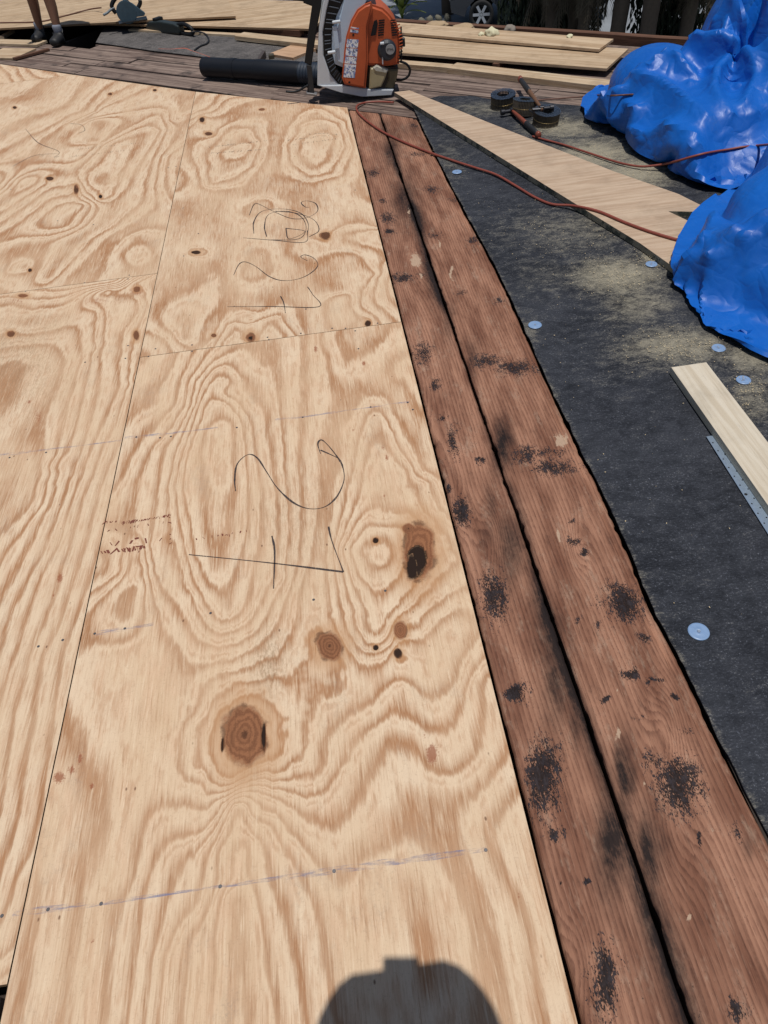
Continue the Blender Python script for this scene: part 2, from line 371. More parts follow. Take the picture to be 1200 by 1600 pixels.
# roof outline: back edge runs along EV
def back_x(x, n):     # y on the line n = const
    s = (x - NV.x*n)/EV.x; return 3.0 + EV.y*s + NV.y*n
wall_poly = [(-7.5, -7.5), (6.5, -7.5), (6.5, back_x(6.5, ROOF_N-.1)), (-7.5, back_x(-7.5, ROOF_N-.1))]
STUCCO = plain('cream_stucco', (.62, .56, .46), .9, bump=.3)
V, F = [], []
for z in (GZ-.1, -.42):
    V += [(x, y, z) for x, y in wall_poly]
for i in range(4):
    j = (i+1) % 4; F.append((i, j, j+4, i+4))
tag(mesh('house_wall', V, F, STUCCO), 'cream stucco walls of the house under the roof', None, None, 'structure')
V = [(x, y, -.42) for x, y in wall_poly] + [(x, y, -.06) for x, y in wall_poly]
F = [(0, 1, 2, 3)] + [(i, (i+1) % 4, (i+1) % 4+4, i+4) for i in range(4)]
tag(mesh('void_shade_floor', V, F, DARKGAP), 'added dark floor keeping the gaps in the deck in shade', None, None, 'structure')  # dark closing sheet added so the deck gaps read as black void

# ------------------------------------------------------------------ wood grain fields
def tps(P, vals, lam=2e-4):
    P = np.asarray(P, float); v = np.asarray(vals, float); n = len(P)
    def U(r2): return .5*r2*np.log(r2+1e-12)
    K = U(((P[:, None]-P[None])**2).sum(-1)) + lam*np.eye(n)
    Q = np.c_[np.ones(n), P]; A = np.zeros((n+3, n+3)); A[:n, :n] = K; A[:n, n:] = Q; A[n:, :n] = Q.T
    sol = np.linalg.solve(A, np.r_[v, 0, 0, 0])
    def f(X):
        out = np.empty(len(X))
        for i in range(0, len(X), 20000):
            x = X[i:i+20000]
            out[i:i+20000] = U(((x[:, None]-P[None])**2).sum(-1)) @ sol[:n] + sol[n] + x @ sol[n+1:]
        return out
    return f
def lines_to_ctrl(lines):
    P, v = [], []
    for ph, pts in lines:
        q = [deck(*p) for p in pts]
        for i, a in enumerate(q):
            P.append((a.x, a.y)); v.append(ph)
            if i+1 < len(q):
                b = q[i+1]; d = (b-a).length
                for k in range(1, int(d/.10)+1):
                    c = a.lerp(b, k/(int(d/.10)+1)); P.append((c.x, c.y)); v.append(ph)
    return P, v
def ell(u, v, rx, ry):
    """pixel ellipse -> centre and inverse 2x2 in deck metres"""
    c = deck(u, v); a = deck(u+rx, v)-c; b = deck(u, v+ry)-c
    return np.array([c.x, c.y]), np.linalg.inv(np.array([[a.x, b.x], [a.y, b.y]]))
def snoise(X, scale, seed, stretch=.4):
    return np.array([noise.noise(Vector((x*scale+seed, y*scale*stretch, seed*1.7))) for x, y in X])

HIPX = np.array([-9, -3.309, -2.444, -1.223, -.003, .6]); HIPY = np.array([10.4, 5.684, 4.95, 3.935, 3.043, 2.6])
def hip(x): return float(np.interp(x, HIPX, HIPY))

SH = {}
def sheet(name, x0, x1, y0, y1, step, lines, knots, fuzz, label, seed, warp=.0, thick=.018, ztop=0., default=None, smears=()):
    cx, cy = (x0+x1)/2, (y0+y1)/2
    root = empty(name, (cx, cy, ztop-thick), 0, label, 'plywood sheet', 'new plywood sheets on the roof')
    nx = int((x1-x0)/step); ny = int((y1-y0)/step)
    xs = np.linspace(x0, x1, nx+1)
    tops = np.array([min(y1, hip(x)-.004) for x in xs])
    T = np.linspace(0, 1, ny+1)
    X = np.repeat(xs[None], ny+1, 0); Y = y0+(tops[None]-y0)*T[:, None]
    XY = np.stack([X, Y], -1).reshape(-1, 2)
    # warped sample positions give the traced grain its small wobble
    if lines:
        P, v = lines_to_ctrl(lines)
        Fv = tps(P, v)(XY)
    else:
        Fv = default(XY)
    cs = snoise(XY[:, :], 3.2, seed)*.55 + snoise(XY, 8.5, seed+5, .3)*.22 + snoise(XY, 22, seed+9, .22)*.10
    Fv = Fv + cs*warp
    K = np.full((len(XY), 4), 0.); K[:, 0] = 4; K[:, 3] = 1
    for (u, vv, rx, ry, dark, bump) in knots:
        c, inv = ell(u, vv, rx, ry)
        d = np.linalg.norm((XY-c) @ inv.T, axis=1)
        near = d < 4
        if near.any(): d[near] *= 1+(.5 if dark > .9 and rx > 6 else .22)*snoise(XY[near], 17, seed+u*.01, 1.)+.10*snoise(XY[near], 50, seed+u*.01, 1.)
        Fv += bump*np.exp(-(d/2.0)**2) + bump*.35*np.exp(-(d/4.5)**2)
        if dark < 0: continue
        mk = (d < K[:, 0]) | ((d < .98) & (dark > .9)); K[mk, 0] = d[mk]; K[mk, 1] = dark
    for (u, vv, rx, ry, a) in smears: 
        c, inv = ell(u, vv, rx, ry); d2 = (((XY-c) @ inv.T)**2).sum(1); K[:, 2] = np.maximum(K[:, 2], a*np.exp(-d2))
    Z = np.zeros(len(XY))
    FZ = np.zeros(len(XY))
    for (u, vv, rx, ry, a) in fuzz:
        c, inv = ell(u, vv, rx, ry); d = np.linalg.norm((XY-c) @ inv.T, axis=1); FZ = np.maximum(FZ, a*np.clip(1.3-d, 0, 1))
    nv = len(XY)
    V = np.c_[XY[:, 0]-cx, XY[:, 1]-cy, thick+Z]
    idx = np.arange(nv).reshape(ny+1, nx+1)
    quads = np.stack([idx[:-1, :-1], idx[:-1, 1:], idx[1:, 1:], idx[1:, :-1]], -1).reshape(-1, 4)
    rim = list(idx[0, :]) + list(idx[1:, -1]) + list(idx[-1, -2::-1]) + list(idx[-2:0:-1, 0])
    bot = V[rim].copy(); bot[:, 2] = 0
    rim2 = V[rim].copy()
    V = np.r_[V, rim2, bot]; m_ = len(rim); a0 = nv; b0 = nv+m_
    sides = [(a0+i, b0+i, b0+(i+1) % m_, a0+(i+1) % m_) for i in range(m_)]
    me = bpy.data.meshes.new('panel')
    me.from_pydata(V.tolist(), [], quads.tolist()+sides); me.update()
    me.materials.append(PLY); me.materials.append(PLYEDGE)
    me.polygons.foreach_set('material_index', [0]*len(quads)+[1]*len(sides))
    pad = 2*m_
    at = me.attributes.new('grain', 'FLOAT', 'POINT'); at.data.foreach_set('value', np.r_[Fv, np.zeros(pad)].astype(np.float32))
    at = me.attributes.new('fuzz', 'FLOAT', 'POINT'); at.data.foreach_set('value', np.r_[FZ, np.zeros(pad)].astype(np.float32))
    at = me.attributes.new('knot', 'FLOAT_COLOR', 'POINT')
    K = np.r_[K, np.tile([[4, 0, 0, 1]], (pad, 1))]; at.data.foreach_set('color', K.astype(np.float32).ravel())
    link(bpy.data.objects.new('panel', me), root)
    SH[root.name] = (cx, cy, thick)
    return root
def loc(root, p):      # deck point -> local of sheet, on its top face
    c = SH[root.name]; return Vector((p[0]-c[0], p[1]-c[1], c[2]))
NAIL_ME = None
def nails(root, pxs, r=.0048):
    global NAIL_ME
    if NAIL_ME is None:
        bm = bmesh.new(); bmesh.ops.create_cone(bm, cap_ends=True, segments=10, radius1=1, radius2=.85, depth=.25)
        NAIL_ME = bpy.data.meshes.new('nail_head'); bm.to_mesh(NAIL_ME); bm.free(); NAIL_ME.materials.append(NAILM)
    for p in pxs:
        o = bpy.data.objects.new('nail_head', NAIL_ME); q = loc(root, deck(*p)); o.location = (q.x, q.y, q.z+.0002); o.scale = (r, r, r)
        link(o, root)
def strokes(name, root, polys, w, mat, lift=.0007):
    for pl in polys:
        V, F = ribbon([loc(root, deck(*p))+Vector((0, 0, lift)) for p in pl], w)
        mesh(name, V, F, mat, root)
def stamp(root, rows, mat, hmin, hmax, dens=1.0, wmax=.006):
    V, F = [], []
    for (a, b, n) in rows:
        A, B = loc(root, deck(*a)), loc(root, deck(*b)); d = (B-A).normalized(); pr = Vector((-d.y, d.x, 0))
        for i in range(n):
            if RNG.random() > dens: continue
            p = A.lerp(B, (i+RNG.uniform(-.3, .3))/max(1, n-1)) + Vector((0, 0, .0007+.0001*RNG.random())); h = RNG.uniform(hmin, hmax); ww = RNG.uniform(.0012, wmax)
            sk = RNG.uniform(-.4, .4)*h; k = len(V)
            V += [p-pr*h/2-d*ww/2-d*sk, p-pr*h/2+d*ww/2*RNG.uniform(.3, 1)-d*sk, p+pr*h/2*RNG.uniform(.5, 1)+d*ww/2+d*sk, p+pr*h/2-d*ww/2+d*sk]; F.append((k, k+1, k+2, k+3))
    mesh('ink_stamp', V, F, mat, root)['kind'] = 'stuff'

def z3(p): return (p[0]/3, 500+p[1]/3)
def z1(p): return (p[0]/3, 80+p[1]/3)
def z2(p): return (250+p[0]/3, 130+p[1]/3)
def z4(p): return (250+p[0]/2.4, 500+p[1]/2.4)
def z5(p): return (p[0]/2.4, 1000+p[1]/2.4)
def z6(p): return (350+p[0]/2.182, 950+p[1]/2.182)
def mp(f, L_): return [(ph, [f(p) for p in pts]) for ph, pts in L_]

MAIN = mp(z3, [
 (1, [(880,170),(830,280),(800,400),(740,450),(680,500),(640,560),(560,740)]),
 (2, [(940,180),(880,270),(850,400),(800,480),(700,620),(650,760),(610,920),(560,1180)]),
 (3, [(980,200),(920,270),(890,400),(840,500),(760,600),(740,760),(720,900),(700,1060),(720,1180),(760,1300),(850,1480)]),
 (4, [(1000,220),(940,290),(900,420),(860,520),(820,620),(790,760),(790,900),(820,1060),(850,1200),(920,1400)]),
 (5, [(1010,250),(960,320),(920,420),(890,520),(850,640),(820,760),(830,880),(860,1060),(900,1220),(980,1400)]),
 (6, [(1020,300),(960,380),(900,560),(865,680),(855,800),(880,920),(910,1100),(970,1250),(1050,1380)]),
 (7, [(1030,420),(960,500),(930,620),(950,760),(960,880),(970,1000),(1010,1150)]),
 (7.6, [(1050,560),(1045,760)]),
 (.2, [(700,330),(640,420)]), (.5, [(640,1080),(660,1250),(620,1400)]),
]) + mp(z4, [
 (4, [(300,190),(370,230),(420,330),(440,480),(455,720),(450,960)]),
 (5, [(250,270),(300,300),(350,370),(370,470),(390,620),(380,840),(360,1000)]),
 (7, [(230,330),(280,380),(290,470),(290,620),(275,800)]),
 (3, [(430,60),(460,200),(470,400),(480,600),(490,800),(470,1000)]),
 (2, [(550,60),(550,350),(535,480),(550,700),(540,900)]),
 (1.2, [(620,150),(640,300),(620,450),(630,680),(620,860),(600,1050)]),
 (1, [(700,340),(740,250),(820,222),(870,280),(900,340),(960,400),(1050,560)]),
 (2, [(720,560),(740,430),(780,340),(830,320),(870,400),(910,470),(960,560),(1040,620),(1080,700)]),
 (3, [(740,620),(770,480),(820,370),(860,430),(880,490),(940,560),(990,610),(1060,720)]),
 (4, [(760,700),(820,610),(850,560),(890,620),(960,680),(1040,750),(1100,850)]),
 (5, [(720,830),(760,760),(850,740),(950,715)]),
 (5, [(700,860),(730,960),(770,1050),(800,1180)]),
 (.3, [(650,60),(690,180),(760,140),(880,60)]), (1.4, [(900,180),(960,250),(1000,330)]),
 (6, [(930,770)]),
]) + mp(z5, [
 (1, [(280,560),(290,700),(230,820),(230,1000),(200,1200),(170,1440)]),
 (2, [(500,300),(560,480),(540,560),(490,700),(470,900),(400,960),(370,1200),(350,1440)]),
 (2, [(600,450),(700,520),(860,545)]),
 (1.7, [(420,60),(460,180)]), (2.3, [(640,60),(600,300)]),
 (3, [(862,560),(700,640),(620,680),(560,800),(520,950),(490,1150),(460,1440)]),
 (4, [(868,580),(760,720),(650,800),(610,870),(590,1000),(570,1150),(530,1440)]),
 (5, [(874,590),(780,750),(730,870),(670,1000),(600,1200),(580,1440)]),
 (6, [(880,600),(830,720),(790,870),(770,1000),(690,1120),(660,1300),(650,1440)]),
 (7, [(886,620),(850,760),(840,900),(800,1030),(790,1200),(770,1440)]),
 (8, [(855,960),(850,1200),(845,1440)]), (8, [(880,800),(920,930),(945,1100),(950,1440)]), (8.5, [(890,1000),(895,1440)]),
 (7, [(915,640),(960,740),(980,900),(1010,1100),(1030,1250),(1060,1440)]),
 (6, [(940,640),(1010,700),(1060,850),(1100,1000),(1130,1200),(1150,1440)]),
 (.3, [(130,900),(110,1100),(60,1400)]),
]) + mp(z6, [
 (5, [(150,660),(200,740),(260,850),(320,1000),(360,1150),(380,1300)]),
 (4, [(250,720),(320,840),(380,870),(440,880),(465,800),(540,790),(590,700),(640,650),(730,650),(760,740),(800,850),(850,950),(880,1050),(920,1200),(950,1400)]),
 (3, [(280,660),(350,700),(400,640),(412,580),(430,610),(480,520),(560,430),(660,460),(750,540),(850,480),(870,330),(860,250)]),
 (2, [(180,560),(300,600),(360,560),(390,430),(480,380),(560,330),(610,270),(640,340),(700,380),(790,340),(830,240),(850,180)]),
 (1.1, [(330,260),(290,340),(220,430),(150,480)]), (1.3, [(440,270),(520,250),(580,210)]), (1, [(660,240),(740,180),(770,80)]),
 (5, [(900,780),(950,900),(1000,1000),(1040,1150),(1070,1350)]), (4.5, [(480,900),(560,1000),(580,1300)]), (5, [(640,950),(670,1100),(690,1300)]),
])
MAINK = [(655,860,25,46,.0,-1.2), (654,874,14,25,1.3,0), (644,884,8,16,1.2,0), (382,1148,33,47,.05,-2.2), (515,1009,20,23,.12,-1.6), (638,826,9,8,.2,0), (621,1020,8,9,.95,-.9), (626,985,10,14,.0,-.8), (587,844,5,5,1.2,0), (587,1012,4,4,1.2,0), (412,1152,4,26,1.2,0), (347,1163,2,13,1.1,0)]
SMEARS = [(92,1215,12,11,.9), (112,1203,10,8,.8), (125,1185,5,12,.8), (144,1229,4,7,1), (675,1178,11,18,1.0), (663,1150,5,8,.6), (605,715,4,6,.8), (598,700,3,4,.7), (568,568,3,5,.9), (493,545,4,7,.8), (690,1165,6,5,.5), (145,1470,4,4,.9), (640,1385,3,12,.5), (357,1545,3,16,.3), (552,672,3,3,.8), (600,775,3,3,.8), (552,795,4,3,.6), (810,1400,5,12,.5), (790,1530,4,8,.4)]
LEFT = mp(z3, [
 (3, [(440,0),(420,200),(370,400),(330,540),(250,700),(230,840),(120,1050),(0,1270)]),
 (2, [(330,50),(370,180),(340,300),(290,440),(250,640),(190,860),(80,1000)]),
 (4, [(480,0),(450,300),(400,500),(330,720),(270,880),(210,1040),(130,1200),(30,1400)]),
 (5, [(560,0),(540,300),(470,480),(420,600),(360,760),(310,900),(260,1050),(180,1200),(110,1400)]),
 (6, [(620,60),(600,300),(530,480),(470,590),(430,720),(380,840),(330,1000),(270,1180),(200,1420)]),
 (7, [(650,160),(560,540),(515,650),(460,800),(400,1000),(330,1220),(260,1430)]),
 (1, [(110,520),(80,620),(60,760),(0,950)]), (.3, [(60,200),(20,400)]),
]) + mp(z5, [
 (5, [(60,30),(0,220)]), (6, [(110,50),(40,350),(0,640)]), (7, [(150,100),(90,450),(60,650),(0,830)]), (8, [(220,50),(180,330),(140,640),(100,800),(40,960)]), (9, [(110,900),(40,1150)]), (10, [(0,1250),(30,1240)]),
]) + mp(z1, [
 (2, [(60,1180),(160,1200),(300,1170),(420,1120),(560,1090)]), (3, [(120,1260),(260,1270),(420,1230),(440,1400)]), (5, [(500,1120),(520,1230),(560,1400)]), (6, [(620,1090),(640,1260),(620,1400)]), (7, [(700,1080),(690,1250),(660,1400)]),
])
LEFTK = [(210,480,14,9,-1,-.8), (36,462,8,3,.1,-.4), (214,452,5,4,.2,-.4), (213,524,5,8,.3,0), (17,522,6,5,.4,-.3), (106,480,16,11,-1,-.3), ]
LSMEAR = [(94,904,6,10,.9), (83,930,3,8,.7), (46,628,4,4,.8), (60,650,8,20,.5), (25,470,30,8,.5), (150,470,60,10,.45), (213,455,12,8,.8)]
UPL = mp(z1, [
 (3, [(230,1060),(330,920),(450,830),(600,640),(640,560),(720,440),(760,370),(720,330),(640,360),(480,440),(400,520),(350,560)]),
 (2, [(270,1060),(440,880),(540,820),(680,700),(700,600),(730,500),(790,360),(760,290),(700,290),(560,380),(450,440),(380,500)]),
 (1, [(420,1060),(520,900),(640,830),(740,730),(730,640),(760,500),(850,400),(880,300)]),
 (4, [(480,690),(560,560),(640,450),(680,400)]),
 (2, [(590,1050),(570,950),(640,870),(720,890),(730,980),(690,1040)]), (3, [(650,960)]),
 (2, [(20,1040),(30,950),(120,900),(200,940),(170,1000),(150,1080)]), (3, [(110,1010)]),
 (1, [(0,880),(150,780),(260,700)]), (2, [(0,820),(140,730),(230,660)]), (3, [(0,770),(120,690),(200,640)]), (4, [(0,720),(100,600)]),
 (2, [(0,650),(200,450),(300,350),(450,280)]), (3, [(0,500),(150,400),(340,300)]), (4, [(0,420),(150,330),(300,260)]), (1, [(380,330),(500,260),(620,220)]), (3, [(440,330),(460,420),(480,330)]), (5, [(0,260),(150,220)]),
 (.2, [(850,200),(830,320)]), (.4, [(400,720),(330,820)]),
])
UPLK = [(78,279,6,3,.8,-.7), (119,296,4,7,.7,-.9), (157,307,3,3,1,0), (172,147,3,2,.8,-.3), (23,168,3,2,.9,-.4), (242,141,3,2,.8,-.3), (153,281,13,9,-1,.9), (47,422,3,3,.9,0)]
UPR = mp(z2, [
 (3, [(690,240),(780,190),(830,250),(790,370),(700,400),(650,330),(660,270)]), (2, [(640,200),(730,140),(850,190),(875,300),(800,420),(700,440),(615,380),(600,290)]), (4, [(740,280)]),
 (1, [(560,420),(570,260),(620,150),(740,95),(880,170),(910,300),(860,430),(700,475),(600,450)]),
 (3, [(330,290),(390,245),(450,290),(400,370),(300,370)]), (2, [(220,430),(240,470),(340,462),(440,390),(480,280),(440,205),(330,205),(255,260)]), (4, [(380,310)]),
 (1, [(170,400),(190,490),(280,520),(310,600),(290,700)]), (1, [(430,520),(450,440),(520,330),(540,180),(530,60)]), (0, [(500,560),(440,600)]),
 (2, [(270,130),(320,80),(420,60)]), (3, [(240,120),(290,60),(330,40)]), (1, [(290,200),(400,140),(470,120)]),
 (1, [(430,1110),(450,1020),(560,975),(640,965),(700,1050),(705,1170)]), (1, [(560,540),(620,570),(600,680),(590,800)]),
 (2, [(260,1220),(310,1130),(420,1090)]), (3, [(290,1215),(350,1140),(430,1130)]), (3, [(450,1140),(540,1110),(600,1180)]), (2, [(440,1110),(560,1080),(640,1170)]),
 (1, [(800,680),(920,620),(1020,670)]), (2, [(830,695),(930,685),(1030,682)]), (1, [(890,820),(860,970),(740,990)]), (1, [(1000,900),(930,980),(930,1050)]), (2, [(1040,830),(990,1000)]),
 (0, [(900,1100),(860,1000)]), (1, [(60,560),(140,620),(200,700),(180,780)]), (1, [(320,660),(310,880),(320,1020),(250,1180)]), (0, [(400,900),(480,800)]), (2, [(110,1100),(110,1200)]), (1, [(20,1000),(60,950),(130,940)]), (1, [(50,1180),(100,1240)]),
])
UPRK = [(392,527,8,7,.15,-1.2), (392,528,3,3,1.2,0), (509,368,8,6,.55,-.8), (575,505,5,5,.9,-1.0), (307,394,6,3,.9,-1.0), (322,397,5,5,-1,-.3), (316,187,4,4,.9,-.8), (326,209,6,3,.6,-.7), (409,171,5,2,.2,-.4), (301,394,2,2,1,0), (334,524,4,3,.3,0)]

p_main = sheet('plywood_sheet', -1.2160, -.006, -3.05, -.0015, .0057, MAIN, MAINK, [(420,1035,34,60,.8),(460,820,70,130,.35)], 'nearest plywood sheet with three big knots and a pencilled 2 beside the red brown boards', 1., .55, smears=SMEARS)
p_left = sheet('plywood_sheet', -2.438, -1.2195, -2.44, .790, .008, LEFT, LEFTK, [(25,560,75,100,.7),(60,510,60,40,.5)], 'straight grained plywood sheet along the left edge of the photo', 21., .5, smears=LSMEAR)
p_upr = sheet('plywood_sheet', -1.2165, -.006, .0015, 3.93, .008, UPR, UPRK, [], 'plywood sheet with scribbled circles, second away, its right edge along the red brown boards', 33., .5)
p_upl = sheet('plywood_sheet', -3.657, -1.2195, .7930, 4.939, .0095, UPL, UPLK, [], 'plywood sheet with swirling grain, far left behind the straight grained one', 47., .5)
def far_grain(XY): return XY[:, 0]*5+XY[:, 1]*2.2+.9*np.sin(XY[:, 0]*3.1+XY[:, 1]*1.7)
p_tip = sheet('plywood_sheet', -3.657, -2.4415, 4.9425, 5.98, .012, None, [], [], 'small plywood corner at the upper left edge, farthest of the new sheets', 63., 1.2, default=lambda q: far_grain(q)+3)

# nail heads, chalk lines, pencil, ink
nails(p_main, [(75,1421),(158,1412),(344,1385),(522,1361),(759,1328),(148,990),(195,982),(329,958),(490,937),(602,923),(213,683),(250,684),(267,682),(370,668),(473,652),(579,636),(637,629),(232,557),(300,549),(420,531),(540,513),(560,545),(645,640)])
nails(p_left, [(3,1431),(72,707),(98,1000),(133,566),(60,1010),(196,560),(15,715),(200,540)])
nails(p_upr, [(243,545),(300,539),(418,527),(470,521),(519,513),(555,517),(287,400),(275,260),(340,240),(555,297),(478,483),(310,365),(590,505)])
nails(p_upl, [(132,442),(202,430),(17,296),(263,262),(146,351),(200,436),(40,455),(286,325),(90,345)])
strokes('chalk_line', p_main, [[(20,1427),(158,1411),(344,1385),(522,1360),(759,1327)], [(195,684),(267,677),(340,668)], [(430,656),(473,651),(560,639),(640,628)], [(150,990),(240,975)]], .012, CHALK, .0004)
strokes('chalk_line', p_left, [[(0,711),(72,703),(190,688)]], .012, CHALK, .0004)
strokes('pencil_mark', p_main, [[z4(p) for p in pl] for pl in (
 [(284,642),(280,600),(290,540),(330,505),(365,518),(400,570),(440,630),(500,685),(560,708),(620,700),(665,660),(690,600),(685,550),(668,518),(630,470),(605,450),(592,465),(602,502)],
 [(602,488),(640,505),(668,518)], [(108,880),(420,912),(688,945)], [(632,775),(645,830),(688,945)], [(420,810),(430,870),(426,1008)])], .0052, PENCIL)
strokes('pencil_mark', p_upr, [[z2(p) for p in pl] for pl in (
 [(418,620),(440,570),(465,568),(540,605),(620,635),(690,630),(738,600),(730,565),(690,552),(662,560),(680,580),(700,582)],
 [(440,705),(440,650),(480,600),(580,590),(660,610),(695,660),(690,710)], [(500,720),(490,670),(510,615),(590,600),(660,625),(685,680),(650,730),(520,735)],
 [(540,600),(640,610),(720,640),(745,690),(700,720)], [(390,725),(540,737),(680,745),(690,690)], [(590,680),(605,730),(680,695),(590,680)],
 [(345,900),(370,850),(400,838),(450,860),(510,905),(570,925),(640,920),(700,895),(740,855),(720,820),(680,805),(660,815),(690,832)],
 [(315,1048),(530,1047),(745,1048),(715,990),(692,955)], [(565,998),(580,1030),(588,1078)])], .005, PENCIL)
strokes('pencil_mark', p_upl, [[z1(p) for p in pl] for pl in ([(120,365),(180,430),(275,470),(255,500)], [(330,340),(380,345),(398,370),(370,385)], [(60,540),(160,490),(270,480)])], .004, PENCIL)
stamp(p_main, [(z3((575,955)), z3((800,915)), 26), (z3((490,950)), z3((540,945)), 5), (z3((570,950)), z3((640,940)), 10), (z3((495,990)), z3((760,950)), 6)], STAMPR, .006, .016)
stamp(p_main, [(z3((475,1090)), z3((680,1065)), 12), (z3((560,1080)), z3((650,1075)), 8), (z3((510,1050)), z3((740,1030)), 5), (z3((640,1020)), z3((660,1075)), 4)], STAMPR, .010, .028, .8, .010)
stamp(p_main, [(z3((795,930)), z3((800,1050)), 7), (z3((905,1030)), z3((1150,990)), 12), (z3((1040,1005)), z3((1075,1010)), 6)], STAMPR, .005, .013, .8)
stamp(p_upr, [(z2((230,300)), z2((535,265)), 34), (z2((210,330)), z2((470,312)), 34), (z2((600,268)), z2((830,240)), 26), (z2((690,240)), z2((820,232)), 16), (z2((610,290)), z2((820,262)), 16)], STAMPK, .010, .026, .75, .004)
stamp(p_upl, [(z1((365,460)), z1((650,430)), 24), (z1((330,495)), z1((630,460)), 30), (z1((180,490)), z1((270,495)), 12)], STAMPK, .008, .022, .75, .004)

# ------------------------------------------------------------------ roof deck: old boards
roof = empty('roof_deck', (0, 0, -.03), 0, 'old board roof deck, partly stripped', None, None, 'structure')
STAINS = [(770,930,22,38,.9),(805,1080,18,11,1.3),(850,1215,26,60,.95),(872,1298,9,11,.9),(917,1383,9,5,1.5),(945,1530,22,50,.95),(720,800,13,24,.9),(708,690,10,24,.8),(660,550,13,20,.7),(680,600,9,11,.8),
 (583,270,10,7,.7),(607,340,11,10,.7),(610,360,7,4,1),(630,433,17,8,.8),(598,313,8,4,.7),(663,427,14,5,.5),(745,720,8,6,.9),(690,650,8,5,.7),(702,765,6,5,.9),
 (675,295,12,7,.7),(650,240,18,5,.6),(680,367,13,5,.6),(737,375,11,7,.7),(780,468,7,5,.7),(720,457,13,4,.6),(708,310,8,3,.6),(647,195,8,4,.6),
 (760,562,26,11,.75),(805,574,34,12,.8),(820,710,18,15,.75),(865,730,40,13,.75),(853,705,40,8,.55),(976,941,27,28,1.0),(1004,993,10,9,.8),(940,948,20,7,.45),(900,843,9,6,.8),(913,861,5,5,1.1),(897,814,6,3,.8),
 (987,1050,12,9,1.0),(1020,1062,10,6,.7),(1062,1225,32,42,.9),(1025,1192,18,18,.6),(1096,1308,5,11,1.0),(1150,1300,13,17,.6),(943,1091,8,5,1.4),(1054,1093,7,4,1.4),(1075,1137,16,7,.5),(1158,1587,15,18,.9),(995,1120,14,7,.4),(940,980,6,10,.7),(905,965,5,9,.7),(870,1500,4,3,1.2),(880,1384,3,3,1)]
SOOT = [(610,233,14,26,.8),(633,307,18,34,.8),(600,200,10,14,.6),(784,694,14,38,.95),(800,850,18,50,.7),(770,790,10,30,.5),(860,1000,16,60,.6),(870,1060,20,60,.75),(960,1310,24,75,.95),(1010,1330,22,60,.95),(975,1210,14,50,.9),(905,1130,14,40,.6),(1030,1450,14,60,.5),(700,500,10,30,.5),(735,560,10,30,.5),(765,835,10,24,.35),(1170,1320,14,14,.5),(640,200,30,12,.4)]
CHIPS = [(650,405,7,13,.9),(875,685,9,12,1),(708,425,3,16,.9),(690,382,3,8,.9),(875,835,4,10,1),(965,1150,5,16,.6),(1005,1225,3,12,.8),(1085,1440,3,14,.9),(1110,1300,8,10,.5),(660,430,4,8,.8),(1000,860,5,7,.8),(640,330,3,6,.7),(965,1075,3,20,.6)]
EDGE = [(645,168),(672,225),(700,280),(731,340),(765,400),(795,460),(822,520),(850,585),(878,645),(905,700),(930,748),(962,815),(985,865),(1003,915),(1018,950),(1060,1025),(1110,1130),(1160,1230),(1205,1315)]
ed = sorted([(deck(*p).y, deck(*p).x) for p in EDGE]); EY = [a for a, b in ed]; EX = [b for a, b in ed]
def fieldsum(XY, lst):
    out = np.zeros(len(XY)); XY = XY + np.c_[snoise(XY, 24, 3.1, .35), snoise(XY, 24, 8.4, .6)]*.024 + np.c_[snoise(XY, 70, 1.1, .6), snoise(XY, 70, 5.4, .6)]*.007
    for (u, v, rx, ry, a) in lst:
        c, inv = ell(u, v, rx, ry); d2 = (((XY-c) @ inv.T)**2).sum(1); out = np.maximum(out, a*np.exp(-d2*.75))
    return out
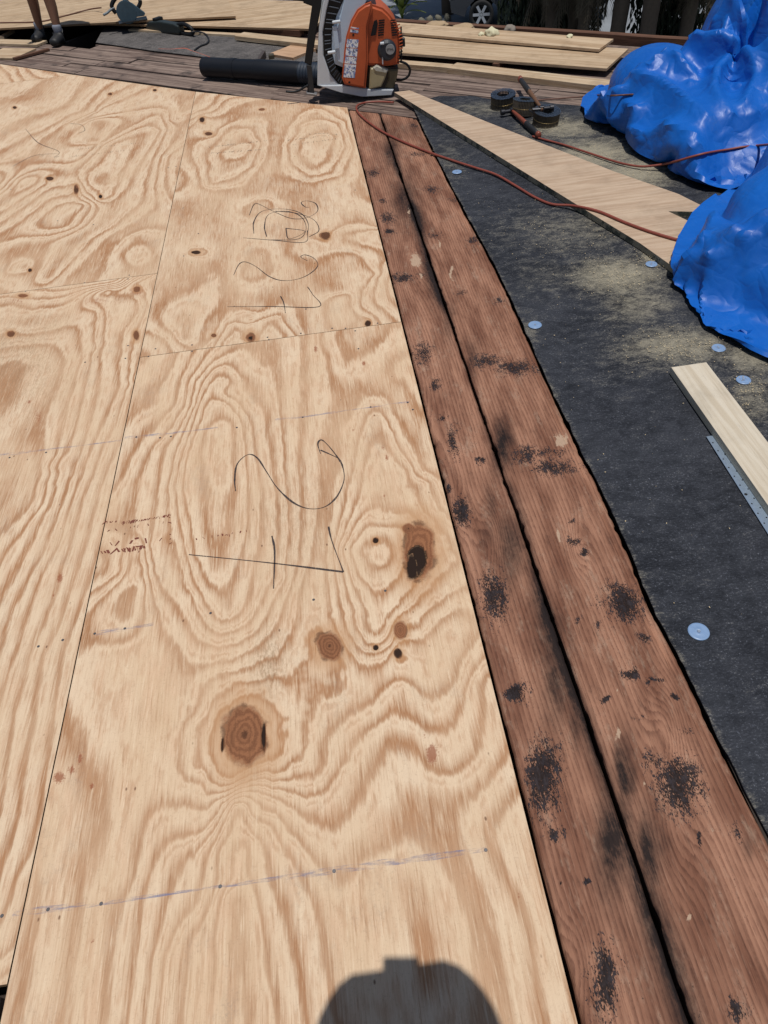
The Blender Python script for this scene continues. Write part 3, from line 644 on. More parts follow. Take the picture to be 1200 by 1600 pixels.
def old_board(x0, x1, y0, ytop, prof, seed, ztop, label):
    """long board with rounded edges and (optionally) a tongue groove; prof: list of (x fraction, dz)"""
    step = .0055; nx = int((x1-x0)/step); ny = int((ytop-y0)/.007)
    xs = np.linspace(x0, x1, nx+1)
    ys = np.linspace(0, 1, ny+1)
    X = np.repeat(xs[None], ny+1, 0); tops = np.array([min(ytop, hip(x)-.05) for x in xs]); Y = y0+(tops[None]-y0)*ys[:, None]
    # narrowing towards the far end as in the photo
    fr_ = np.linspace(0, 1, nx+1)[None]; ew = np.clip(1-np.minimum(fr_, 1-fr_)*(x1-x0)/.02, 0, 1)
    jag = np.array([.004*noise.noise(Vector((y*7, seed, 0)))+.004*max(0, noise.noise(Vector((y*26, seed, 4)))-.15)*2 for y in Y[:, 0]])
    X = X + ew*jag[:, None]*np.where(fr_ < .5, 1, -1)
    k = np.clip((Y+2.5)/5.5, 0, 1); X = X if x0 < .1 else x0+(X-x0)/(x1-x0)*(np.interp(Y, EY, EX)-.004-x0)
    XY = np.stack([X, Y], -1).reshape(-1, 2)
    w_ = snoise(XY, 2.2, seed, .35)*1.7 + snoise(XY, 7, seed+3, .2)*.6
    G = XY[:, 0]*74 + w_*.6
    for (u, v, r, a) in ((665,690,40,4),(765,840,34,-4),(1040,1140,45,-4),(720,800,20,3),(650,400,40,4),(905,850,26,3),(1060,1300,60,3),(900,1500,50,-3)):
        c, inv = ell(u, v, r*.55, r*1.6); d2 = (((XY-c) @ inv.T)**2).sum(1); G += a*np.exp(-d2)
    st = np.ones((len(XY), 4)); st[:, 0] = fieldsum(XY, STAINS); st[:, 2] = fieldsum(XY, CHIPS)
    gap = .2198
    dg = np.abs(XY[:, 0]-gap)
    along = np.clip(.28+1.3*snoise(np.c_[np.full(len(XY), seed), XY[:, 1]], 1.7, 3.3, 1.), 0.05, 1)
    st[:, 1] = np.maximum(fieldsum(XY, SOOT), np.exp(-(dg/(.012+.034*along))**2)*(.15+1.1*along))
    fx = (XY[:, 0]-XY[:, 0].min())/(XY[:, 0].max()-XY[:, 0].min())
    Z = np.interp(np.repeat(np.linspace(0, 1, nx+1)[None], ny+1, 0).ravel(), [p[0] for p in prof], [p[1] for p in prof])
    Z = Z + snoise(XY, 6, seed+8, .25)*.0012
    nv = len(XY); idx = np.arange(nv).reshape(ny+1, nx+1)
    quads = np.stack([idx[:-1, :-1], idx[:-1, 1:], idx[1:, 1:], idx[1:, :-1]], -1).reshape(-1, 4)
    V = np.c_[XY, Z+ztop+.03]
    rim = list(idx[0, :]) + list(idx[1:, -1]) + list(idx[-1, -2::-1]) + list(idx[-2:0:-1, 0])
    bot = V[rim].copy(); bot[:, 2] = ztop-.038+.03; m_ = len(rim)
    V = np.r_[V, bot]; sides = [(rim[i], nv+i, nv+(i+1) % m_, rim[(i+1) % m_]) for i in range(m_)]
    me = bpy.data.meshes.new('board'); me.from_pydata(V.tolist(), [], quads.tolist()+sides); me.update(); me.materials.append(OLD)
    me.polygons.foreach_set('use_smooth', [True]*len(quads)+[False]*len(sides))
    at = me.attributes.new('grain', 'FLOAT', 'POINT'); at.data.foreach_set('value', np.r_[G, G[rim]].astype(np.float32))
    at = me.attributes.new('stain', 'FLOAT_COLOR', 'POINT'); at.data.foreach_set('color', np.r_[st, np.tile([[0, .8, 0, 1]], (m_, 1))].astype(np.float32).ravel())
    o = link(bpy.data.objects.new('board', me), roof); o['label'] = label
    return o
old_board(.0035, .2150, -3.3, 3.1, [(0, -.010), (.02, -.003), (.05, 0), (.94, 0), (.975, -.003), (1, -.010)], 2.2, -.004, 'narrower red brown old board with tar stains')
old_board(.2245, .516, -3.3, 3.1, [(0, -.007), (.02, -.001), (.05, 0), (.885, 0), (.892, -.008), (.905, -.010), (.920, -.004), (.985, -.005), (1, -.011)], 7.7, -.003, 'wider red brown old board with tar stains')

def plank_obj(name, mat, parent, a, b, width, thick, jitter=.0, seed=0, bev=.002):
    """plank from a to b (top centre line); local x along it"""
    a, b = Vector(a), Vector(b); d = b-a; ln = d.length; rnd = random.Random(seed)
    bm = bmesh.new(); ns = max(1, int(ln/.35))
    rings = []
    for i in range(ns+1):
        x = -ln/2+ln*i/ns; wv = width/2+rnd.uniform(-1, 1)*jitter; dz = rnd.uniform(-1, 1)*jitter*.4
        rings.append([bm.verts.new((x, -wv, dz)), bm.verts.new((x, wv, dz)), bm.verts.new((x, wv, dz-thick)), bm.verts.new((x, -wv, dz-thick))])
    for i in range(ns):
        for k in range(4): bm.faces.new((rings[i][k], rings[i][(k+1) % 4], rings[i+1][(k+1) % 4], rings[i+1][k]))
    bm.faces.new(rings[0][::-1]); bm.faces.new(rings[-1])
    if bev:
        es = [e for e in bm.edges if len(e.link_faces) == 2 and e.calc_face_angle(0) > .7]
        bmesh.ops.bevel(bm, geom=es, offset=bev, segments=1, affect='EDGES')
    o = finish(name, bm, mat, parent)
    c = (a+b)/2; o.location = c if parent is None else c-parent.location
    x = d.normalized(); y = Vector((0, 0, 1)).cross(x).normalized(); z = x.cross(y)
    M = Matrix((x, y, z)).transposed(); o.rotation_euler = M.to_euler()
    return o
# rear strip: old grey brown boards parallel to the back edge, with an opening where they are torn out
row = 0; n0 = .055
rb = random.Random(12)
while n0 < ROOF_N-.15:
    wd = .138+rb.uniform(-.006, .006); s = -8.5+rb.uniform(0, 1.2); nc = n0+wd/2
    while s < 5.2:
        ln = rb.uniform(1.4, 3.2); e_ = min(s+ln, 5.4)
        segs = [(s, e_)]
        if .72 < nc < 1.52:      # the dark opening
            h0, h1 = -6.3, -3.82-.55*(nc-.9)
            segs = []
            if s < h0: segs.append((s, min(e_, h0)))
            if e_ > h1: segs.append((max(s, h1), e_))
        for (p, q) in segs:
            if q-p > .12:
                dz = rb.uniform(-.009, .003)
                plank_obj('board', GREYBOARD, roof, bf(p+.004, nc, -.021+dz), bf(q-.004, nc+rb.uniform(-.006, .006), -.021+dz), wd-.011, .03, .0055, rb.random(), .003)
        s = e_
    n0 += wd
# boards under the near left corner, beyond the straight grained sheet
for i in range(7):
    x = -2.43+.20*i+.1
    if x < -1.2: plank_obj('board', GREYBOARD, roof, (x, -2.46, -.006), (x, -4.6, -.006), .188, .03, .003, i)
# fascia along the back edge
fas = plank_obj('fascia_board', BROWNWOOD, roof, bf(-8, ROOF_N-.02, .035), bf(5.2, ROOF_N-.02, .035), .075, .20, .004, 3)
for s0 in np.arange(-7.5, 5, .61):
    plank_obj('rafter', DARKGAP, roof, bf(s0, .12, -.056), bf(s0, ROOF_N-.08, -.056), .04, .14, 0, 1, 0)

# ------------------------------------------------------------------ roofing felt
def felt_sheet():
    ey, ex = EY, EX
    FAR = [(648,160),(690,150),(740,149),(800,156),(860,160),(960,170),(1100,190)]
    fr = sorted([(deck(*p).x, deck(*p).y) for p in FAR]); fx = [a for a, b in fr]+[3.6, 6.3]; fy = [b for a, b in fr]+[1.3, -.6]
    nx, ny = 190, 330; x1 = 4.2; y0 = -4.2
    V = np.zeros(((ny+1)*(nx+1), 3)); T = np.linspace(0, 1, ny+1); S = np.linspace(0, 1, nx+1)**1.25
    k = 0; rn = random.Random(5)
    for j in range(ny+1):
        for i in range(nx+1):
            xg = .5+(x1-.5)*S[i]; yt = np.interp(xg, fx, fy)+.03*noise.noise(Vector((xg*9, 1, 0))); y = y0+(yt-y0)*T[j]
            xl = np.interp(y, ey, ex)+.002+.006*noise.noise(Vector((y*11, 3, 0)))+.004*noise.noise(Vector((y*34, 3, 0)))
            x = xl+(x1-xl)*S[i]
            z = .0+.004*noise.noise(Vector((x*2.2, y*1.6, 1)))+.0022*noise.noise(Vector((x*7, y*5, 4)))
            z += .004*max(0, 1-(x-xl)/.05)*max(0, noise.noise(Vector((y*4, 7, 0)))+.25)
            V[k] = (x, y, z); k += 1
    idx = np.arange(len(V)).reshape(ny+1, nx+1)
    q = np.stack([idx[:-1, :-1], idx[:-1, 1:], idx[1:, 1:], idx[1:, :-1]], -1).reshape(-1, 4)
    rim = list(idx[0, :]) + list(idx[1:, -1]) + list(idx[-1, -2::-1]) + list(idx[-2:0:-1, 0]); m_ = len(rim)
    bot = V[rim].copy(); bot[:, 2] -= .004
    nv = len(V); V2 = np.r_[V, bot]; sides = [(rim[i], nv+i, nv+(i+1) % m_, rim[(i+1) % m_]) for i in range(m_)]
    D = np.zeros(nv)
    for (u, v, rx, ry, a) in [(965,430,70,30,.9),(1060,540,90,30,.8),(1000,470,60,40,.6),(900,360,120,40,.45),(930,240,60,25,1.0),(990,270,60,25,1.0),(880,200,60,18,.8),(850,430,60,40,.3),(1180,560,60,30,.7),(700,250,30,40,.35),(820,520,22,30,.45),(1030,400,40,20,.8),(1170,620,40,50,.6),(760,170,60,12,.5),(985,560,60,40,.3),(1180,450,80,60,.4)]:
        c, inv = ell(u, v, rx, ry); d2 = (((V[:, :2]-c) @ inv.T)**2).sum(1); D = np.maximum(D, a*np.exp(-d2*.7))
    D = np.maximum(D, .35*np.exp(-((V[:, 0]-np.interp(V[:, 1], ey, ex))/.02)**2))
    me = bpy.data.meshes.new('roofing_felt'); me.from_pydata(V2.tolist(), [], q.tolist()+sides); me.update(); me.materials.append(FELT)
    me.polygons.foreach_set('use_smooth', [True]*len(q)+[False]*len(sides))
    at = me.attributes.new('dust', 'FLOAT', 'POINT'); at.data.foreach_set('value', np.r_[D, np.zeros(m_)].astype(np.float32))
    return tag(link(bpy.data.objects.new('roofing_felt', me)), 'black roofing felt sprinkled with sawdust, right of the red brown boards', 'roofing felt')
felt_sheet()
# ------------------------------------------------------------------ blue tarps: draped by a small cloth solver
def tarp_mat():
    mt, nt, bs = newmat('blue_polyethylene_tarp'); v = coords(nt)
    n1 = noise_n(nt, v, 3.5, 3); weave = noise_n(nt, v, 170, 2, .7); cr = noise_n(nt, v, 6.5, 1, .5, .6); cr2 = noise_n(nt, coords(nt, (1, .6, 1), .7, (4, 2, 1)), 17, 1, .5, .5)
    def ridge(x): return math_n(nt, 'ABSOLUTE', math_n(nt, 'SUBTRACT', x, .5))
    c = mix_n(nt, n1, (.002, .078, .37), (.005, .130, .53))
    c = mix_n(nt, math_n(nt, 'MULTIPLY', smooth_n(nt, ridge(cr2), .05, .0), .05), c, (.07, .26, .72))
    dirt = smooth_n(nt, noise_n(nt, v, 6, 4, .75), .58, .78); c = mix_n(nt, math_n(nt, 'MULTIPLY', dirt, .25), c, (.10, .14, .22))
    L(nt, c, bs.inputs['Base Color']); bs.inputs['Specular IOR Level'].default_value = .38
    L(nt, math_n(nt, 'MULTIPLY_ADD', weave, .22, .32), bs.inputs['Roughness'])
    h = math_n(nt, 'MULTIPLY_ADD', ridge(cr2), .50, math_n(nt, 'MULTIPLY', ridge(cr), 2.2))
    bump_n(nt, bs, math_n(nt, 'MULTIPLY_ADD', weave, .03, h), .5, .02)
    return mt
TARP = tarp_mat()
from mathutils.bvhtree import BVHTree
def tarp(lobes, center, nu, nv, slack, ridges, seed, amp, steps, label, bend=.06, k=.04, sink=.10, pinch=(2.55, 1.2, .3), nrand=52, grav=.0015, tuck=.80):
    """loose sheet over a pile, settled by a small position-based cloth solver (deterministic)"""
    c = np.array(center); th = np.linspace(0, 2*math.pi, nu, endpoint=False); phs = np.linspace(-.12, math.pi/2*.97, nv)
    T, PH = np.meshgrid(th, phs); D = np.stack([np.cos(PH)*np.cos(T), np.cos(PH)*np.sin(T), np.sin(PH)], -1)
    LB = np.array(lobes)
    SEG = []
    def sdf(p, off=0.):
        acc = 0
        for q in LB:
            l = np.linalg.norm((p-q[:3])/q[3:], axis=-1); acc = acc+np.exp(np.clip(-(l-1)*q[3:].min()/k, -40, 40))
        f = -k*np.log(acc)+off
        return f
    lo = np.zeros((nv, nu)); hi = np.full((nv, nu), 3.)
    for _ in range(24):
        m_ = (lo+hi)/2; ins = sdf(c+D*m_[..., None]) < 0; lo = np.where(ins, m_, lo); hi = np.where(ins, hi, m_)
    P0 = c+D*np.maximum(lo, .05)[..., None]; P0[..., 2] = np.maximum(P0[..., 2], .012)
    nz = np.array([[1-2.3*abs(noise.noise(Vector((p[0]*2.6+seed, p[1]*2.6, p[2]*2.6)))) + .5*(1-2.3*abs(noise.noise(Vector((p[0]*6+seed, p[1]*6, p[2]*6))))) for p in row] for row in P0])
    P = P0 + D*(amp*(nz-.1)*np.clip(P0[..., 2]/.08, .2, 1))[..., None] + D*(.13*np.clip(P0[..., 2]/.1, 0, 1))[..., None]; P[..., 2] = np.maximum(P[..., 2], .012)
    FLZ = (.010+.0011*np.arange(nv))[:, None]*np.ones((1, nu)); TUCK = c+(P0[0]-c)*tuck; TUCK[:, 2] = .012
    prev = P.copy()
    con = []
    def edge(du, dv, ks, kc, sl):
        A = P0[:nv-dv] if dv else P0; B = np.roll(P0, -du, 1)[dv:] if dv else np.roll(P0, -du, 1)
        con.append((du, dv, ks, kc, np.linalg.norm(A-B, axis=-1)*sl))
    edge(1, 0, 1., .25, slack); edge(0, 1, 1., .25, slack); edge(1, 1, .6, .12, slack); edge(-1, 1, .6, .12, slack); edge(2, 0, 0., bend, slack); edge(0, 2, 0., bend, slack)
    FQ = []
    for j in range(nv-1):
        for i in range(nu): a = j*nu+i; b = j*nu+(i+1) % nu; FQ.append((a, b, b+nu, a+nu))
    bv = BVHTree.FromPolygons([Vector(p) for p in P0.reshape(-1, 3).tolist()], FQ)
    for (rise, pts) in ridges:
        q = []
        pts = [(p.x, p.y) for p in catmull([(u, v, 0) for u, v in pts], 2)]
        for m_, (u, v) in enumerate(pts):
            en = -.065 if m_ in (0, len(pts)-1) else 0.
            d = Vector(((u-600)/FPX*CR - (v-800)/FPX*CU + CF).tolist()).normalized(); h = bv.ray_cast(C0, d)
            if h[0] is not None: x = np.array(h[0]); e = x-c; q.append(x+e/np.linalg.norm(e)*(rise*1.5+.045+en))
        for a, b in zip(q, q[1:]): SEG.append((a, b, (b-a, max((b-a) @ (b-a), 1e-9)), .019))
    rr = random.Random(int(seed*10)); pc = np.array(pinch)
    for _ in range(nrand):                                   # further folds running towards the gathered spot
        jv, iu = rr.randrange(int(nv*.18), int(nv*.9)), rr.randrange(nu); x = P0[jv, iu]; e = x-c; e = e/np.linalg.norm(e); d = pc-x; d = d-e*(d @ e)+np.array([rr.gauss(0, .25) for _ in range(3)]); d = d/max(np.linalg.norm(d), 1e-6)
        y = x+d*rr.uniform(.12, .32); m1 = (x+y)/2+np.array([rr.gauss(0, .03) for _ in range(3)]); q = []
        for z in (x, m1, y):
            w = z-c; w = w/np.linalg.norm(w); hl, hh = 0., 3.
            for _k in range(18):
                hm = (hl+hh)/2
                if sdf((c+w*hm)[None])[0] < 0: hl = hm
                else: hh = hm
            q.append(c+w*(hl+(rr.uniform(.015, .06) if z is m1 else -.035)))
        for a, b in zip(q, q[1:]): SEG.append((a, b, (b-a, max((b-a) @ (b-a), 1e-9)), .017))
    CAP = [(a, b, ab, r, np.where(np.linalg.norm(P0.reshape(-1, 3)-(a+b)/2, axis=1) < np.sqrt(ab[1])/2+.20)[0]) for (a, b, ab, r) in SEG]
    eps = .004; IDX = []
    for (du, dv, ks, kc, R) in con:
        for par in (0, 1):
            if du: cols = np.arange(nu); sel = cols[(cols//abs(du)) % 2 == par]; rows = np.arange(nv-dv); a = np.ix_(rows, sel); b = np.ix_(rows+dv, (sel+du) % nu)
            else: rows = np.arange(nv-dv); rows = rows[(rows//dv) % 2 == par]; a = np.ix_(rows, np.arange(nu)); b = np.ix_(rows+dv, np.arange(nu))
            IDX.append((a, b, ks, kc, R[a]))
    for st in range(steps):
        vel = (P-prev)*.90; prev = P.copy(); old = P.copy(); P = P+vel; P[..., 2] -= grav
        for it in range(3):
            for (a, b, ks, kc, r) in IDX:
                A, B = P[a], P[b]; d = B-A; l = np.sqrt((d*d).sum(-1))+1e-9; s_ = np.where(l > r, ks, kc)*(l-r)/l*.5; q = d*s_[..., None]; P[a] = A+q; P[b] = B-q
        f = sdf(P, sink); hit = f < .008
        if hit.any():
            p = P[hit]; g = np.stack([sdf(p+np.eye(3)[i]*eps, sink)-sdf(p-np.eye(3)[i]*eps, sink) for i in range(3)], -1); g /= np.linalg.norm(g, axis=-1, keepdims=True)+1e-9
            p = p+g*(.008-f[hit])[:, None]
            if st > 6: p = p*.25+old[hit]*.75; p = p+g*np.clip(.006-sdf(p, sink), 0, .02)[:, None]
            P[hit] = p; prev[hit] = p
        PF = P.reshape(-1, 3); OF = old.reshape(-1, 3); VF = prev.reshape(-1, 3)
        for (a, b, ab, r, ix) in CAP:
            p = PF[ix]; t = np.clip(((p-a) @ ab[0])/ab[1], 0, 1); w = p-a-t[:, None]*ab[0]; l = np.sqrt((w*w).sum(-1))+1e-9; h = l < r+.008
            if h.any():
                k_ = ix[h]; p2 = p[h]+w[h]*((r+.008-l[h])/l[h])[:, None]
                if st > 6: p2 = p2*.4+OF[k_]*.6
                PF[k_] = p2; VF[k_] = p2
        P[0] = TUCK
        fz_ = FLZ+.032*((P[..., 0] < 1.80) & (P[..., 1] > .05) & (P[..., 1] < .95)); lowm = P[..., 2] < fz_; P[..., 2] = np.maximum(P[..., 2], fz_); prev[lowm] = prev[lowm]*.3+P[lowm]*.7
    F = FQ
    F.append(tuple((nv-1)*nu+i for i in range(nu)))
    t = mesh('blue_tarp', P.reshape(-1, 3).tolist(), F, TARP, None, True)
    sm = t.modifiers.new('relax', 'SMOOTH'); sm.factor = .5; sm.iterations = 1
    dc = t.modifiers.new('facets', 'DECIMATE'); dc.ratio = .26
    sm = t.modifiers.new('soften', 'SMOOTH'); sm.factor = .3; sm.iterations = 1
    bpy.context.view_layer.update(); me = bpy.data.meshes.new_from_object(t.evaluated_get(bpy.context.evaluated_depsgraph_get())); t.modifiers.clear(); t.data = me; me.name = 'blue_tarp'
    me.polygons.foreach_set('use_smooth', [True]*len(me.polygons)); me.set_sharp_from_angle(angle=math.radians(34))
    return tag(t, label, 'tarp')
R1 = [(.03,[(1052,56),(1072,96),(1094,132)]), (.04,[(998,118),(1050,132),(1102,172),(1136,210),(1168,228)]), (.03,[(982,160),(1032,176),(1080,204),(1120,218)]),
 (.02,[(986,200),(1044,216),(1104,228)]), (.04,[(1138,100),(1121,144),(1144,180)]), (.04,[(1162,84),(1174,130),(1162,160),(1182,206)]),
 (.03,[(1076,60),(1108,78),(1150,70)]), (.03,[(1096,26),(1122,42)]), (.05,[(944,126),(976,108),(1016,92),(1044,70)]), (.05,[(938,152),(966,150),(990,140)]), (.04,[(958,190),(980,180)]),
 (.02,[(1010,258),(1060,270),(1120,270),(1196,244)]), (.03,[(968,228),(1024,246),(1088,241)]), (.03,[(1190,60),(1196,110),(1186,160)]), (.02,[(1040,90),(1020,110)])]
R2 = [(.06,[(1064,426),(1110,398),(1164,388),(1220,392)]), (.06,[(1066,432),(1112,446),(1160,452),(1220,482)]), (.06,[(1096,470),(1136,498),(1172,524),(1220,552)]), (.04,[(1064,438),(1086,472),(1098,514)]),
 (.06,[(1112,440),(1100,472),(1106,506)]), (.06,[(1144,462),(1164,490),(1186,520)]), (.01,[(1120,322),(1172,317),(1220,310)]), (.01,[(1072,402),(1104,372),(1150,358)]), (.04,[(1082,372),(1098,330),(1130,300)])]
t1 = tarp([(2.03, 2.20, .14, .42, .50, .33), (2.60, 2.10, .25, .42, .60, .70), (2.10, 1.55, .08, .44, .46, .20), (2.30, 1.12, .08, .56, .42, .18), (2.8, 1.35, .15, .5, .5, .38)], (2.4, 1.85, .08), 250, 104, 1.17, R1, 5.3, .02, 60, 'tall crumpled blue tarp heap behind the notched offcut')
t2 = tarp([(1.72, -.14, .12, .42, .52, .22), (2.25, -.18, .16, .60, .72, .38), (2.20, .42, .14, .42, .40, .28), (1.80, -.48, .08, .44, .36, .13), (1.92, .32, .12, .34, .38, .24), (2.40, .72, .15, .46, .42, .34)], (2.05, -.08, .08), 220, 92, 1.09, R2, 9., .02, 60, 'lower blue tarp bundle at the right edge near the whitish board', sink=.085, pinch=(1.45, -.1, .2), nrand=16, grav=.0013, tuck=.87)
# solid sheathing under the felt
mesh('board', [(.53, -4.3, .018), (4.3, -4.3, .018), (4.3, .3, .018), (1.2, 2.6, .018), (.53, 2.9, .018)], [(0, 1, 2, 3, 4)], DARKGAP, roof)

# ------------------------------------------------------------------ things lying on the roof
def poly_slab(name, px, ztop, thick, mats, label, cat, group=None, bevel=.0012):
    P = [deck(u, v, ztop) for u, v in px]; c = sum(P, Vector())/len(P); c.z = ztop-thick
    bm = bmesh.new(); lo = [bm.verts.new((p.x-c.x, p.y-c.y, 0)) for p in P]; hi = [bm.verts.new((p.x-c.x, p.y-c.y, thick)) for p in P]
    ft = bm.faces.new(hi); bm.faces.new(lo[::-1])
    for i in range(len(P)):
        j = (i+1) % len(P); bm.faces.new((lo[i], lo[j], hi[j], hi[i]))
    bmesh.ops.recalc_face_normals(bm, faces=bm.faces)
    for f in bm.faces: f.material_index = 0 if abs(f.normal.z) > .5 else len(mats)-1
    o = finish(name, bm, mats); o.location = c
    return tag(o, label, cat, group)
def mat_dir(base, ang):      # same wood with its streaks turned to run along ang
    mt = base.copy(); 
    for n in mt.node_tree.nodes:
        if n.type == 'MAPPING' and n.inputs['Scale'].default_value[1] > 5: n.inputs['Rotation'].default_value = (0, 0, -ang); n.vector_type = 'TEXTURE' if False else 'POINT'
    return mt
def offcut_edge():
    mt, nt, bs = newmat('stained_plywood_edge')
    v = coords(nt); sep = N(nt, 'SeparateXYZ'); L(nt, v, sep.inputs[0])
    s = math_n(nt, 'SINE', math_n(nt, 'MULTIPLY', sep.outputs[2], 1000)); n = noise_n(nt, v, 9, 4, .7)
    c = mix_n(nt, math_n(nt, 'MULTIPLY_ADD', s, .5, .5), (.20, .17, .12), (.36, .31, .22))
    c = mix_n(nt, math_n(nt, 'MULTIPLY', smooth_n(nt, n, .48, .56), .85), c, (.035, .045, .035))
    L(nt, c, bs.inputs['Base Color']); bs.inputs['Roughness'].default_value = .8
    return mt
OFFEDGE = offcut_edge()
a_ = (deck(960, 270)-deck(640, 142)); OFFCUTR = mat_dir(OFFCUT, math.atan2(a_.y, a_.x))
off = poly_slab('plywood_offcut', [(616,144),(640,141),(760,190),(870,233),(960,268),(1060,303),(1098,322),(1106,331),(1044,330),(1090,352),(1092,372),(1062,424),(1000,380),(905,322),(800,257)], .034, .030, [OFFCUTR, OFFEDGE], 'long tapered pinkish plywood offcut with a notched end lying beside the blue tarp', 'plywood offcut')

def plank_px(name, mat, pa, pb, width, thick, z0, label, cat='lumber', group=None, side=1, seed=0, jitter=.0015):
    """plank whose near top edge runs through photo pixels pa-pb; width goes away from the viewer"""
    zt = z0+thick; a, b = deck(*pa, zt), deck(*pb, zt); d = (b-a).normalized(); nrm = Vector((-d.y, d.x, 0))*side
    o = plank_obj(name, mat, None, a+nrm*width/2, b+nrm*width/2, width, thick, jitter, seed)
    return tag(o, label, cat, group)
G_L = 'pale boards laid along the back of the roof'
plank_px('whitewood_board', WHITEWOOD, (1049,574), (1240,846), .142, .030, .006, 'short whitish board with a square end lying on the black felt', 'board', None, 1, 5)
plank_px('lumber_plank', LUMBER, (560,94), (700,106), .10, .036, -.016, 'short pale plank just right of the blower, end against a longer plank', 'lumber', G_L, 1, 6)
plank_px('lumber_plank', LUMBER, (699,106), (985,140), .15, .040, -.016, 'long pale plank nearest of the stack, its end running behind the blue tarp', 'lumber', G_L, 1, 7)
plank_px('plywood_strip', OSBPLY, (590,80), (948,107), .52, .018, .024, 'wide pale plywood strip in the middle of the rear stack', 'plywood', G_L, 1, 8)
plank_px('plywood_strip', OSBPLY, (590,48), (936,77), .30, .018, .052, 'narrow pale plywood strip farthest back near the fascia', 'plywood', G_L, 1, 9)
for i, (s0, s1, nn, zz, th) in enumerate(((-.6, -.52, 1.22, .0235, .040), (.62, .70, 1.22, .0235, .040))):
    tag(plank_obj('batten', BROWNWOOD, None, bf(s0, nn, zz), bf(s0+.02, nn+.35, zz), .05, th, 0, i), ['dark batten under the left end of the rear plywood strips', 'dark batten under the right end of the rear plywood strips'][i], 'batten')
plank_px('lumber_plank', LUMBER, (366,56), (520,73), .14, .036, .004, 'pale plank left of the blower strap resting on a small block', 'lumber', None, 1, 10)
plank_px('lumber_plank', LUMBER, (200,46), (372,55), .07, .022, -.012, 'thin pale plank lying behind the black power tool', 'lumber', None, 1, 11)
plank_px('wood_block', mat_lumber('light_brown_block', (.52, .34, .22), (.40, .25, .15), (2, 30, 30), .2), (420,84), (458,90), .30, .030, -.016, 'short light brown wood block behind the blower tube', 'wood block', None, 1, 12)
a_ = deck(490, 45)-deck(250, 36)
poly_slab('plywood_sheet', [(130,36),(489,45),(524,8),(466,1.5),(150,-9)], .050, .018, [mat_dir(OSBPLY, math.atan2(a_.y, a_.x)), PLYEDGE], 'pale plywood sheet lying behind the blower strap at the top edge', 'plywood sheet')
poly_slab('plywood_sheet', [(-320,62),(0,44),(110,38),(240,31),(368,25),(350,-14),(-300,-14)], .085, .018, [mat_dir(OSBPLY, math.atan2(a_.y, a_.x)), PLYEDGE], 'pale plywood sheet across the opening behind the standing person', 'plywood sheet')
for i, (s0, n0) in enumerate(((-6.8, 1.6), (-4.6, 1.62), (-2.6, 1.66))):
    tag(plank_obj('sleeper', BROWNWOOD, None, bf(s0, n0, .034), bf(s0+.9, n0+.02, .034), .09, .05, 0, i), ['dark sleeper under the rear plywood, at far left', 'dark sleeper under the rear plywood, behind the circular saw', 'dark sleeper under the rear plywood, behind the blower tube'][i], 'sleeper')
plank_px('plywood_scrap', OSBPLY, (-30,90), (22,91), .34, .016, -.018, 'small pale plywood scrap at the left edge near the feet', 'plywood scrap', None, 1, 13)
plank_px('dark_stick', BROWNWOOD, (22,91), (77,76), .05, .02, -.016, 'short dark stick at the end of the pale scrap near the feet', 'stick', None, 1, 14)
plank_px('lumber_plank', LUMBER, (-60,66), (57,70), .16, .02, -.016, 'pale plank at the left edge beside the feet', 'lumber', None, 1, 15)
plank_px('stub_board', LUMBER, (5,56), (22,46), .05, .03, -.02, 'pale stub crossing the dark opening at the left edge', 'lumber', None, 1, 16)
# weathered grey felt on the rear strip
def grey_felt():
    P = [(150,67),(158,52),(166,40),(260,44),(370,52),(490,76),(500,96),(480,98),(420,94),(330,91),(240,80)]
    Q = [deck(u, v, -.012) for u, v in P]; c = sum(Q, Vector())/len(Q)
    bm = bmesh.new(); f = bm.faces.new([bm.verts.new(p-c) for p in Q])
    r = bmesh.ops.extrude_face_region(bm, geom=[f]); 
    for v in r['geom']:
        if isinstance(v, bmesh.types.BMVert): v.co.z += .005
    o = finish('felt_remnant', bm, GREYFELT); o.location = c
    return tag(o, 'weathered grey felt remnant on the old boards beside the dark opening', 'roofing felt')
grey_felt()
# cap nails (flat plastic washers)
CAP = None
mt, nt, bs = newmat('pale_blue_plastic'); bs.inputs['Base Color'].default_value = (.34, .50, .72, 1); bs.inputs['Roughness'].default_value = .35
v_ = coords(nt); L(nt, mix_n(nt, noise_n(nt, v_, 60, 3), (.14, .24, .43), (.25, .36, .53)), bs.inputs['Base Color'])
CAPM = mt
CAPH = plain('pale_cap_centre', (.30, .36, .46), .4, .3)
def cap_nail(u, v, r, label, tilt=0):
    p = deck(u, v, .006); root = empty('cap_nail', (p.x, p.y, .003), RNG.uniform(0, 6), label, 'cap nail', 'round plastic cap nails in the felt')
    root.rotation_euler = (tilt, tilt*.5, root.rotation_euler[2])
    bm = bmesh.new(); prof = [(0, .0012), (.22, .0012), (.30, .0030), (.36, .0016), (.80, .0022), (.94, .0034), (1.0, .0006)]
    rings = []
    for k, (rr, z) in enumerate(prof):
        if rr == 0: continue
        rings.append([bm.verts.new((math.cos(i*math.tau/28)*rr*r, math.sin(i*math.tau/28)*rr*r, z)) for i in range(28)])
    bm.faces.new(rings[0])
    for A, B in zip(rings, rings[1:]):
        for i in range(28): bm.faces.new((A[i], B[i], B[(i+1) % 28], A[(i+1) % 28]))
    finish('washer', bm, CAPM, root, True)
    bm = bmesh.new(); bm_cyl(bm, (0, 0, .001), (0, 0, .0042), .0055, .004, 10); finish('nail_head', bm, CAPH, root)
